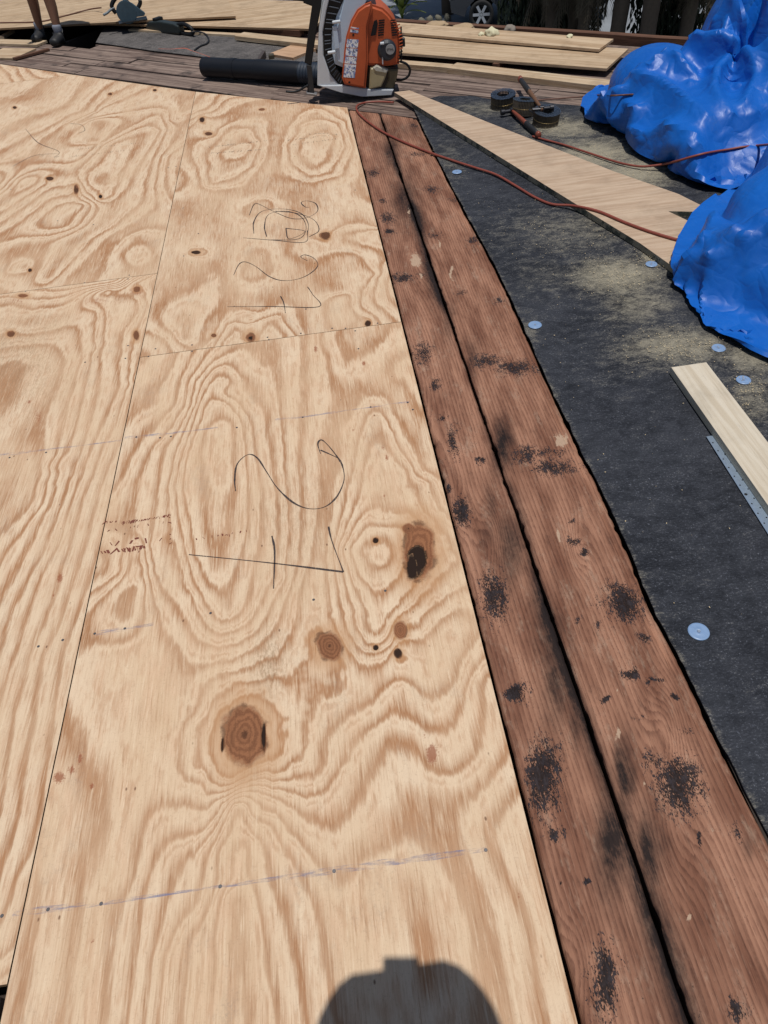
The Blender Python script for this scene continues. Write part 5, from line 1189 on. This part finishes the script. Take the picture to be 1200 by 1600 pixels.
def person(label, fl, fr, face_dir, arms, shorts=True, skin=SKIN, height=1.75, lean=Vector((0, 0, 0)), hat=False):
    """fl, fr: left / right foot (world, floor level). arms: dict side -> (elbow, hand) world points"""
    c = (fl+fr)/2; root = empty('person', c, 0, label, 'person'); f = face_dir.normalized(); sd = Vector((f.y, -f.x, 0))     # sd: the person's right
    H = height; z = lambda k: Vector((0, 0, H*k)); L_, R_ = fl-c, fr-c
    if (R_-L_).dot(sd) < 0: L_, R_ = R_, L_
    pel = lean*.5
    J = {}
    J['pelvis'] = (pel+z(.53), (.13, .10)); J['waist'] = (pel+z(.61)+lean*.2, (.125, .095)); J['chest'] = (pel+z(.72)+lean*.5, (.155, .11)); J['shoulders'] = (pel+z(.80)+lean*.6, (.12, .085))
    J['neck'] = (pel+z(.855)+lean*.7+f*.015, .052); J['jaw'] = (pel+z(.895)+lean*.7+f*.035, (.062, .068)); J['skull'] = (pel+z(.945)+lean*.7+f*.02, (.078, .092)); J['crown'] = (pel+z(.985)+lean*.7+f*.005, (.055, .065)); J['nose'] = (pel+z(.925)+lean*.7+f*.118, .010)
    E_ = [('pelvis', 'waist'), ('waist', 'chest'), ('chest', 'shoulders'), ('shoulders', 'neck'), ('neck', 'jaw'), ('jaw', 'skull'), ('skull', 'crown'), ('skull', 'nose')]
    for s, ft, nm in ((1, R_, 'r'), (-1, L_, 'l')):
        hip_ = pel+z(.50)+sd*s*.085; an = ft+z(.045); kn = hip_.lerp(an, .5)+f*.03+z(0)
        J['hip'+nm] = (hip_, .088); J['thigh'+nm] = (hip_.lerp(kn, .5)+f*.008, .078); J['knee'+nm] = (kn, .056); J['calf'+nm] = (kn.lerp(an, .32)-f*.018, .060); J['shin'+nm] = (kn.lerp(an, .7)-f*.004, .044); J['ankle'+nm] = (an, .037); J['heel'+nm] = (ft+z(.022)-f*.02, .034); J['toe'+nm] = (ft+z(.016)+f*.15, (.034, .024))
        E_ += [('pelvis', 'hip'+nm), ('hip'+nm, 'thigh'+nm), ('thigh'+nm, 'knee'+nm), ('knee'+nm, 'calf'+nm), ('calf'+nm, 'shin'+nm), ('shin'+nm, 'ankle'+nm), ('ankle'+nm, 'heel'+nm), ('heel'+nm, 'toe'+nm)]
        sh = pel+z(.815)+lean*.6+sd*s*.175; el, hd = arms[nm]; el, hd = el-c, hd-c
        J['sh'+nm] = (sh, .058); J['ua'+nm] = (sh.lerp(el, .5), .050); J['el'+nm] = (el, .040); J['fa'+nm] = (el.lerp(hd, .4), .040); J['wr'+nm] = (el.lerp(hd, .86), .028); J['palm'+nm] = (el.lerp(hd, 1.08), (.036, .022))
        E_ += [('shoulders', 'sh'+nm), ('sh'+nm, 'ua'+nm), ('ua'+nm, 'el'+nm), ('el'+nm, 'fa'+nm), ('fa'+nm, 'wr'+nm), ('wr'+nm, 'palm'+nm)]
        # fingers: four unequal, curled, and a thumb from the side of the palm
        pd = (hd-el).normalized(); side = pd.cross(f); side = side.normalized() if side.length > .1 else sd.copy(); nrm = side.cross(pd).normalized()
        base = el.lerp(hd, 1.08)+pd*.03
        for k, (o_, ln) in enumerate(((-.027, .062), (-.009, .074), (.009, .070), (.026, .054))):
            p0 = base+side*o_; p1 = p0+pd*ln*.5+nrm*.006; p2 = p1+pd*ln*.36+nrm*.022
            for q, (pt, rr) in enumerate(((p0, .0095), (p1, .0088), (p2, .0076))): J['f%s%d%d' % (nm, k, q)] = (pt, rr)
            E_ += [('palm'+nm, 'f%s%d0' % (nm, k)), ('f%s%d0' % (nm, k), 'f%s%d1' % (nm, k)), ('f%s%d1' % (nm, k), 'f%s%d2' % (nm, k))]
        t0 = el.lerp(hd, 1.06)-side*.036; t1 = t0-side*.018+pd*.03+nrm*.012; t2 = t1+pd*.028+nrm*.012
        for q, (pt, rr) in enumerate(((t0, .011), (t1, .010), (t2, .008))): J['t%s%d' % (nm, q)] = (pt, rr)
        E_ += [('palm'+nm, 't%s0' % nm), ('t%s0' % nm, 't%s1' % nm), ('t%s1' % nm, 't%s2' % nm)]
    skin_body('body', J, E_, 'pelvis', skin, root)
    g = lambda n: J[n][0]
    # clothing as slightly larger skins
    S = {'waist': (g('waist')-z(.05), (.150, .118)), 'chest': (g('chest'), (.182, .130)), 'shoulders': (g('shoulders')-z(.01), (.140, .100)), 'col': (g('neck')-z(.022), .068)}
    ES = [('waist', 'chest'), ('chest', 'shoulders'), ('shoulders', 'col')]
    for nm in 'rl':
        S['sh'+nm] = (g('sh'+nm), .073); S['sl'+nm] = (g('ua'+nm).lerp(g('el'+nm), .3), .066); ES += [('shoulders', 'sh'+nm), ('sh'+nm, 'sl'+nm)]
    skin_body('shirt', S, ES, 'waist', SHIRT, root)
    T = {'p': (g('pelvis')+z(.03), (.152, .12))}; ET = []
    for nm in 'rl':
        T['h'+nm] = (g('hip'+nm), .108); T['t'+nm] = (g('thigh'+nm), .100); ET += [('p', 'h'+nm), ('h'+nm, 't'+nm)]
        if shorts: T['k'+nm] = (g('thigh'+nm).lerp(g('knee'+nm), .7), .088); ET += [('t'+nm, 'k'+nm)]
        else: T['k'+nm] = (g('knee'+nm), .080); T['c'+nm] = (g('calf'+nm), .074); T['a'+nm] = (g('ankle'+nm)+z(.01), .062); ET += [('t'+nm, 'k'+nm), ('k'+nm, 'c'+nm), ('c'+nm, 'a'+nm)]
    skin_body('shorts' if shorts else 'trousers', T, ET, 'p', DENIM, root)
    for nm in 'rl':
        an = g('ankle'+nm); he = g('heel'+nm); to = g('toe'+nm)
        so_ = skin_body('sock', {'a': (an-z(.005), .045), 'b': (an+z(.04), .050), 'c': (an+z(.062), .052)}, [('a', 'b'), ('b', 'c')], 'a', SOCK, root)
        hs = skin_body('shoe', {'a': (an+z(.022), .062), 'h': (he+z(.016)-f*.016, (.058, .056)), 'm': (he.lerp(to, .5)+z(.014), (.060, .052)), 't': (to+z(.009)+f*.020, (.056, .042))}, [('a', 'h'), ('h', 'm'), ('m', 't')], 'h', SHOE, root)
    hc = g('skull')+z(.02)
    bm = bmesh.new(); vs_ = bm_sphere(bm, hc, (.098, .108, .085), 20)
    for v in list(bm.verts):
        if v.co.z < hc.z-.02 and (v.co-hc).dot(f) > -.02: v.co = v.co.lerp(hc, .25)
    finish('hair', bm, HAIR, root, True)
    if hat:
        bm = bmesh.new(); prof = [(.0, .125), (.070, .12), (.098, .10), (.108, .03), (.112, .012), (.15, .004), (.188, .010), (.190, .004), (.15, -.003), (.112, .002)]; nn = 36
        rr = [[bm.verts.new(hc+f*.01+Vector((math.cos(k*math.tau/nn)*max(r_, .002)*1.06, min(math.sin(k*math.tau/nn)*max(r_, .002)*1.06, .168), h_+.02+(.02*math.cos(k*math.tau/nn)**2 if r_ > .14 else 0)))) for k in range(nn)] for r_, h_ in prof]
        for A, B in zip(rr, rr[1:]):
            for k in range(nn): bm.faces.new((A[k], A[(k+1) % nn], B[(k+1) % nn], B[k]))
        finish('hat', bm, plain('straw_hat', (.45, .34, .19), .9), root, True)
    bm = bmesh.new(); bm_sphere(bm, hc+z(.012), (.104, .112, .085), 20)
    bmesh.ops.delete(bm, geom=[v for v in bm.verts if v.co.z < hc.z+.012], context='VERTS')
    rb_ = Matrix.Rotation(math.atan2(f.y, f.x), 4, 'Z'); bm_box(bm, hc+z(.014)+f*.145, (.11, .16, .012), rb_)
    if hat: bm.free()
    else: finish('cap', bm, CAPC, root, True)
    hd_ = g('jaw').lerp(g('skull'), .5)
    EYE = bpy.data.materials.get('eye_dark') or plain('eye_dark', (.02, .015, .012), .2)
    for s in (1, -1):
        bm = bmesh.new(); bm_sphere(bm, g('skull')+f*.082+sd*s*.032-z(.006), .011, 10); finish('eye', bm, EYE, root, True)
        bm = bmesh.new(); bm_sphere(bm, g('skull')+sd*s*.085-z(.008), (.014, .020, .030), 10); finish('ear', bm, skin, root, True)
    bm = bmesh.new(); bm_box(bm, hd_+f*.092-z(.012), (.05, .05, .008), Matrix.Rotation(math.atan2(f.y, f.x)+math.pi/2, 4, 'Z') @ Matrix.Diagonal((1, .3, 1, 1))); finish('mouth', bm, plain('lip', (.24, .09, .07), .5), root, False, .002, 1)
    return root
wl, wr_ = deck(69, 64, -.022), deck(98, 69, -.022)
wf = Vector((-.32, -.95, 0)).normalized(); wc = (wl+wr_)/2; wsd = Vector((wf.y, -wf.x, 0)).normalized()
person('person in shorts and black shoes standing by the dark opening, only lower legs in view', wl, wr_, wf, {'r': (wc+wsd*.30+Vector((.15, 0, 1.12)), wc+wsd*.27+wf*.22+Vector((.15, 0, .95))), 'l': (wc-wsd*.30+Vector((.15, 0, 1.12)), wc-wsd*.27+wf*.22+Vector((.15, 0, .95)))}, lean=Vector((.18, 0, 0)))
# the photographer, whose shadow falls at the bottom of the picture
C0 = Vector(CAM_P.tolist()); vR, vU, vF = (Vector(a.tolist()) for a in (CR, CU, CF))
pz = Vector((-.285, -3.22, 0))
phot = person('photographer in a brimmed straw hat holding up a phone with both hands, behind the viewpoint', pz+Vector((-.15, 0, 0)), pz+Vector((.15, -.03, 0)), Vector((0, 1, 0)),
       {'r': (Vector((.02, -3.04, 1.42)), C0+vR*.075-vF*.05-vU*.085), 'l': (Vector((-.58, -3.04, 1.42)), C0-vR*.075-vF*.05-vU*.085)}, False, SKIN2, 1.84, Vector((0, .155, 0)), hat=True)
bm = bmesh.new(); bm_box(bm, (0, 0, 0), (.078, .165, .009)); ph = finish('smartphone', bm, BLACKP, None, False, .003, 2)
mm = Matrix.Identity(4)
for i in range(3): mm[i][0], mm[i][1], mm[i][2], mm[i][3] = vR[i], vU[i], -vF[i], (C0-vF*.012-vU*.045)[i]
ph.matrix_world = mm; tag(ph, 'black smartphone held in both hands of the photographer', 'phone')

from mathutils.bvhtree import BVHTree
BV = [BVHTree.FromPolygons([v.co.copy() for v in t.data.vertices], [tuple(p.vertices) for p in t.data.polygons]) for t in (t1, t2)]
def on_tarp(u, v, z, lift):
    """deck level point, or the tarp surface where the tarp is in the way"""
    d = Vector(((u-600)/FPX*CR - (v-800)/FPX*CU + CF).tolist()).normalized(); best = None
    for b in BV:
        h = b.ray_cast(C0, d)
        if h[0] is not None and (best is None or h[3] < best[1]): best = (h[0]+h[1]*lift*(1 if h[1].dot(d) < 0 else -1), h[3])
    p = deck(u, v, z)
    return best[0] if best and best[1] < (p-C0).length else p
def hose2(name, pts, r, mat, label, cat='hose'): return tag(tube(name, [on_tarp(u, v, z, r) for u, v, z in pts], r, mat), label, cat)
hose2('air_hose', [(832,213,.01),(850,218,.01),(880,226,.01),(920,239,.01),(950,249,.012),(975,256,.015),(1000,260,.02),(1020,259,.03),(1040,256,.05),(1060,251,.07),(1080,245,.1),(1100,240,.1),(1120,237,.1),(1140,234,.1),(1160,231,.1),(1185,229,.1),(1215,226,.1)], .0065, HOSE, 'thin red hose running from the hammer across the front of the blue tarp')
hose2('cord', [(760,157,-.012),(830,157,-.010),(858,155,-.008),(885,153,-.004),(910,151,.0),(935,150,.01),(955,149,.06),(975,148.5,.1),(990,148,.14)], .005, CORD, 'short brown cord reaching the left tip of the tarp', 'cord')

# ------------------------------------------------------------------ scraps along the back edge
def lump(u, v, r, mat, label, name='insulation_lump', cat='insulation', z=.02, sq=.7, seed=1):
    bm = bmesh.new(); bmesh.ops.create_icosphere(bm, subdivisions=3, radius=1)
    for vv in bm.verts: vv.co *= (1+.35*noise.noise(vv.co*1.7+Vector((seed, 0, 0)))+.15*noise.noise(vv.co*5+Vector((seed, 0, 0))))*r; vv.co.z *= sq
    o = finish(name, bm, mat, None, True); p = deck(u, v, z); o.location = (p.x, p.y, z); return tag(o, label, cat)
FOAM = plain('cream_insulation', (.66, .62, .42), .95, 0, .25, 30, .5); SCR = plain('tan_scrap', (.42, .30, .18), .95, 0, .3, 30, .4)
lump(768, 52, .06, FOAM, 'cream insulation lump on the back edge behind the rear strips', z=.08)
lump(752, 54, .025, FOAM, 'tiny crumb of insulation left of the larger cream lump', z=.075, seed=4)
lump(683, 39, .10, SCR, 'flat tan scrap heap at the back edge left of the wheel', 'debris_heap', 'debris', .05, .25, 2)
lump(724, 43, .10, SCR, 'flat tan scrap heap at the back edge below the wheel', 'debris_heap', 'debris', .05, .22, 3)
lump(797, 45, .05, plain('grey_rag', (.22, .19, .16), .95), 'crumpled grey brown rag on the back edge', 'rag', 'rag', .06, .6, 5)
lump(890, 58, .03, FOAM, 'small pale splinter pile at the right end of the back edge', z=.07, seed=6)

# ------------------------------------------------------------------ beyond the roof: palms, plant, car
BARK = plain('palm_bark', (.10, .075, .055), .95, 0, .35, 12, .6); FROND = plain('palm_leaf', (.045, .075, .022), .6, 0, .35, 6); DEADF = plain('dead_palm_leaf', (.085, .065, .04), .85, 0, .35, 6)
def palm_meshes():
    rn = random.Random(4); V, F = [], []; n = 10
    for i in range(15):
        z = 7.2*i/14; r = .235-.05*i/14+(.02 if i % 2 else 0)
        for k in range(n): a = k*math.tau/n; V.append((math.cos(a)*r+.10*math.sin(z*.3), math.sin(a)*r, z))
    for i in range(14):
        for k in range(n): F.append((i*n+k, i*n+(k+1) % n, (i+1)*n+(k+1) % n, (i+1)*n+k))
    tr = bpy.data.meshes.new('trunk'); tr.from_pydata(V, [], F); tr.materials.append(BARK); tr.polygons.foreach_set('use_smooth', [True]*len(F))
    def fronds(num, z0, el0, el1, ln, droop, nleaf, ll, lw, zj=.25):
        V, F = [], []
        for q in range(num):
            az = q*2.39996+rn.uniform(-.2, .2); el = rn.uniform(el0, el1); p = Vector((math.cos(az)*.15+.08, math.sin(az)*.15, z0+rn.uniform(-zj, zj))); L0 = ln*rn.uniform(.8, 1.15); st = L0/nleaf
            e = el
            for i in range(nleaf):
                d = Vector((math.cos(az)*math.cos(e), math.sin(az)*math.cos(e), math.sin(e))); sdv = Vector((-math.sin(az), math.cos(az), 0)); q2 = p+d*st
                k = len(V); wv = sdv*.02; V += [p-wv, p+wv, q2+wv, q2-wv]; F.append((k, k+1, k+2, k+3))
                for s in (-1, 1):
                    l_ = ll*(1-.55*abs(i/nleaf-.4))*rn.uniform(.8, 1.1); t_ = (sdv*s*.8+d*.55+Vector((0, 0, -.45-.3*rn.random()))).normalized()*l_; wv2 = d*lw
                    k = len(V); V += [p, p+wv2, p+wv2*.8+t_*.6+Vector((0, 0, .02)), p+t_+Vector((0, 0, -.12*l_)), p+t_*.55]; F.append((k, k+1, k+2, k+3, k+4))
                p = q2; e -= droop/nleaf
        return V, F
    V, F = fronds(40, 7.2, -.35, 1.15, 2.5, 1.7, 26, .62, .075); cr = bpy.data.meshes.new('crown'); cr.from_pydata([tuple(v) for v in V], [], F); cr.materials.append(FROND)
    V, F = fronds(130, 5.0, -1.35, -.75, 2.3, .5, 18, .6, .055, 1.9); sk = bpy.data.meshes.new('dead_skirt'); sk.from_pydata([tuple(v) for v in V], [], F); sk.materials.append(DEADF)
    return tr, cr, sk
PT, PC, PS = palm_meshes()
def palm(u, v, sc, rz, label, skirt=True):
    p = deck(u, v, GZ); root = empty('palm_tree', p, rz, label, 'palm tree', 'palms behind the house'); root.scale = (sc, sc, sc)
    for nm, me in (('trunk', PT), ('crown', PC), ('dead_skirt', PS)):
        if nm == 'dead_skirt' and not skirt: continue
        link(bpy.data.objects.new(nm, me), root)
palm(957, 100, .80, .3, 'thick dark palm trunk just left of the blue tarp, left of two close trunks', False)
palm(1004, 104, .84, 1.9, 'thick dark palm trunk right beside the blue tarp, right of two close trunks', False)
palm(858, 92, .66, 2.6, 'palm with a hanging skirt of dead fronds right of the wheel')
palm(893, 84, .68, 4.0, 'palm with a hanging skirt of dead fronds midway between wheel and thick trunks')
palm(905, 96, .66, 5.5, 'palm whose thin drooping fronds hang left of the thick trunks')
palm(1062, 96, .70, .9, 'palm hidden behind the top of the blue tarp')
palm(806, 14, .80, 3.3, 'palm standing behind the parked car, right of the wheel')
palm(700, 22, .86, 1.2, 'palm standing far behind the parked car')
palm(470, 20, .80, 5.0, 'palm far behind the blower strap')
SHRUBM = plain('shade_dark_leaf', (.020, .032, .012), .7, 0, .4, 5); TWIG = plain('shrub_stem', (.05, .04, .03), .9)  # leaf colour nearly black, carries the shade of the thicket
def shrub_mesh():
    rn = random.Random(8); V, F = [], []
    for _ in range(2600):
        a = rn.uniform(0, 6.283); r = .95*rn.random()**.6; z = 3.5*rn.random(); r *= 1-.35*abs(z/3.5-.45); p = Vector((math.cos(a)*r, math.sin(a)*r, z)); l = rn.uniform(.12, .30)
        d = Vector((rn.uniform(-.35, .35), rn.uniform(-.35, .35), -1)).normalized()*l; wv = Vector((rn.uniform(-1, 1), rn.uniform(-1, 1), 0)).normalized()*rn.uniform(.02, .045); k = len(V)
        V += [p-wv*.4, p+wv*.4, p+d*.5+wv, p+d, p+d*.5-wv]; F.append((k, k+1, k+2, k+3, k+4))
    me = bpy.data.meshes.new('foliage'); me.from_pydata([tuple(v) for v in V], [], F); me.materials.append(SHRUBM)
    bm = bmesh.new()
    for i in range(5): a = i*1.3; bm_cyl(bm, (math.cos(a)*.1, math.sin(a)*.1, 0), (math.cos(a)*.45, math.sin(a)*.45, 3.0), .04, .015, 7)
    m2 = bpy.data.meshes.new('stem'); bm.to_mesh(m2); bm.free(); m2.materials.append(TWIG); return me, m2
SF, SS = shrub_mesh()  # shrubs added to blacken the bright gaps between the palms
for i, (u, v, rz, lb) in enumerate(((822,60,0,'added dark shrub deepening the shade just right of the chrome wheel'), (846,63,1,'added dark shrub deepening the shade, second right of the chrome wheel'), (868,64,2,'added dark shrub deepening the shade, third right of the chrome wheel'), (890,66,3,'added dark shrub deepening the shade below the thin hanging fronds'), (1030,72,4,'added dark shrub deepening the shade between the thick trunks and the tarp'), (1060,74,5,'added dark shrub deepening the shade behind the upper edge of the tarp'))):
    r_ = empty('filler_shrub', deck(u, v, GZ), rz*1.3, lb, 'shrub', 'added shrubs darkening the backdrop under the palms')
    for nm, me in (('foliage', SF), ('stem', SS)): link(bpy.data.objects.new(nm, me), r_)
# leafy agave beside the drive
def agave():
    p = deck(629, 33, GZ); root = empty('agave_plant', p, 0, 'yellow green spiky plant right of the blower top', 'plant'); rn = random.Random(3)
    me = None; LEAF = plain('yellow_green_leaf', (.24, .29, .06), .5, 0, .35, 9)
    V, F = [], []
    ns = 6
    for i in range(ns+1):
        t = i/ns; w_ = .055*math.sin(math.pi*min(.98, .18+t*.82)); z = .75*t-.25*t*t; x = .15*t+.45*t*t
        V += [(x, -w_, z+.01), (x, 0, z-.012), (x, w_, z+.01)]
        if i: k = 3*i; F += [(k-3, k-2, k+1, k), (k-2, k-1, k+2, k+1)]
    me = bpy.data.meshes.new('leaf'); me.from_pydata(V, [], F); me.materials.append(LEAF)
    for q in range(46):
        o = bpy.data.objects.new('leaf', me); o.rotation_euler = (0, rn.uniform(-.75, .55), q*2.4); s = rn.uniform(.8, 1.4); o.scale = (s, s, s); o.location = (0, 0, .05+.012*q); link(o, root)
    STONE = plain('pale_stone', (.16, .15, .115), .9, 0, .3, 14, .4)
    for i in range(9):
        bm = bmesh.new(); bmesh.ops.create_icosphere(bm, subdivisions=2, radius=1)
        for vv in bm.verts: vv.co *= (1+.3*noise.noise(vv.co*1.3+Vector((i*3, 0, 0))))*rn.uniform(.10, .13)
        o = finish('garden_stone', bm, STONE, None, True); a = p+Vector((-.9+.28*i, -.75+rn.uniform(-.12, .12), .08)); o.location = a
        tag(o, '%s garden stone from the blower in the row below the yellow green plant' % ['first', 'second', 'third', 'fourth', 'fifth', 'sixth', 'seventh', 'eighth', 'ninth'][i], 'stone', 'stones edging the plant bed')
agave()
def car():
    p = deck(752, 22, GZ+.36); d = Vector((p.x-CAM_P[0], p.y-CAM_P[1], 0)).normalized(); xr = Vector((d.y, -d.x, 0)); c = p+xr*1.35+d*.82; c.z = GZ+.006
    root = empty('parked_car', c, math.atan2(xr.y, xr.x), 'dark parked car under the palms, chrome wheel in view', 'car')
    PAINT = plain('shade_dark_navy_paint', (.018, .022, .032), .25, .3, .1, 5, 0, .5, .8); GLASS = plain('tinted_car_glass', (.01, .012, .014), .08); TYRE = plain('tyre_rubber', (.015, .015, .016), .8); RIM = plain('chrome_rim', (.62, .64, .68), .18, .95); LAMP = plain('lamp_lens', (.45, .06, .05), .2)  # navy paint darkened for the tree shade over the car
    prof = [(-2.25, .45), (-2.30, .75), (-2.2, .98), (-2.05, 1.05), (-1.65, 1.62), (-1.2, 1.72), (.45, 1.72), (.75, 1.66), (1.35, 1.10), (2.15, .98), (2.32, .75), (2.30, .42), (1.85, .30), (1.78, .55), (1.55, .74), (1.35, .79), (1.15, .74), (.92, .55), (.86, .30), (-.86, .30), (-.92, .55), (-1.15, .74), (-1.35, .79), (-1.55, .74), (-1.78, .55), (-1.86, .32)]
    bm = bmesh.new(); rows = []
    for yy, ins in ((-.90, .0), (-.72, .0), (0, 0), (.72, 0), (.90, 0)):
        rows.append([bm.verts.new((x*(1 if abs(yy) < .8 else .99), yy*(1 if z < 1.08 else .86), z)) for x, z in prof])
    for A, B in zip(rows, rows[1:]):
        for i in range(len(prof)): j = (i+1) % len(prof); bm.faces.new((A[i], A[j], B[j], B[i]))
    bm.faces.new(rows[0]); bm.faces.new(rows[-1][::-1]); finish('body', bm, PAINT, root, False, .02, 2)
    for s in (-1, 1):
        for q in ([(-1.55, 1.08), (-1.35, 1.55), (-.55, 1.62), (-.55, 1.08)], [(-.48, 1.08), (-.48, 1.62), (.4, 1.62), (.95, 1.16), (.95, 1.08)]):
            bm = bmesh.new(); f = bm.faces.new([bm.verts.new((x, s*(.905-(.11 if z > 1.2 else .10)), z)) for x, z in q]); r = bmesh.ops.extrude_face_region(bm, geom=[f])
            for v in r['geom']:
                if isinstance(v, bmesh.types.BMVert): v.co.y += s*.02
            finish('side_window', bm, GLASS, root)
    bm = bmesh.new(); f = bm.faces.new([bm.verts.new(v) for v in ((.80, -.66, 1.62), (.80, .66, 1.62), (1.33, .74, 1.14), (1.33, -.74, 1.14))]); finish('windscreen', bm, GLASS, root).location = (.02, 0, .02)
    for s in (-1, 1):
        for x, nm in ((-2.3, 'tail_light'), (2.25, 'headlight')):
            bm = bmesh.new(); bm_box(bm, (x, s*.68, .86), (.08, .30, .16)); finish(nm, bm, LAMP if x < 0 else RIM, root, False, .02)
    for x in (-1.35, 1.35):
        for s in (-1, 1):
            wh = bpy.data.objects.new('wheel', None); wh.location = (x, s*.82, .36); link(wh, root)
            bm = bmesh.new(); n = 32; pr = [(.25, -.10), (.34, -.11), (.36, -.08), (.36, .08), (.34, .11), (.25, .10)]; rr = [[bm.verts.new((math.cos(k*math.tau/n)*r, y, math.sin(k*math.tau/n)*r)) for k in range(n)] for r, y in pr]
            for i in range(len(pr)):
                A, B = rr[i], rr[(i+1) % len(pr)]
                for k in range(n): bm.faces.new((A[k], A[(k+1) % n], B[(k+1) % n], B[k]))
            finish('tyre', bm, TYRE, wh, True)
            bm = bmesh.new(); bm_cyl(bm, (0, -.10, 0), (0, .10, 0), .25, .25, 32, False); bm_cyl(bm, (0, s*.03, 0), (0, s*.09, 0), .07, .05, 16)
            for k in range(6):
                a = k*math.tau/6; bm_box(bm, (math.cos(a)*.14, s*.075, math.sin(a)*.14), (.22, .03, .075), Matrix.Rotation(-a, 4, 'Y'))
            finish('rim', bm, RIM, wh)
            bm = bmesh.new(); bm_cyl(bm, (0, s*.0, 0), (0, s*.02, 0), .24, .24, 24); finish('brake_disc', bm, TYRE, wh)
car()
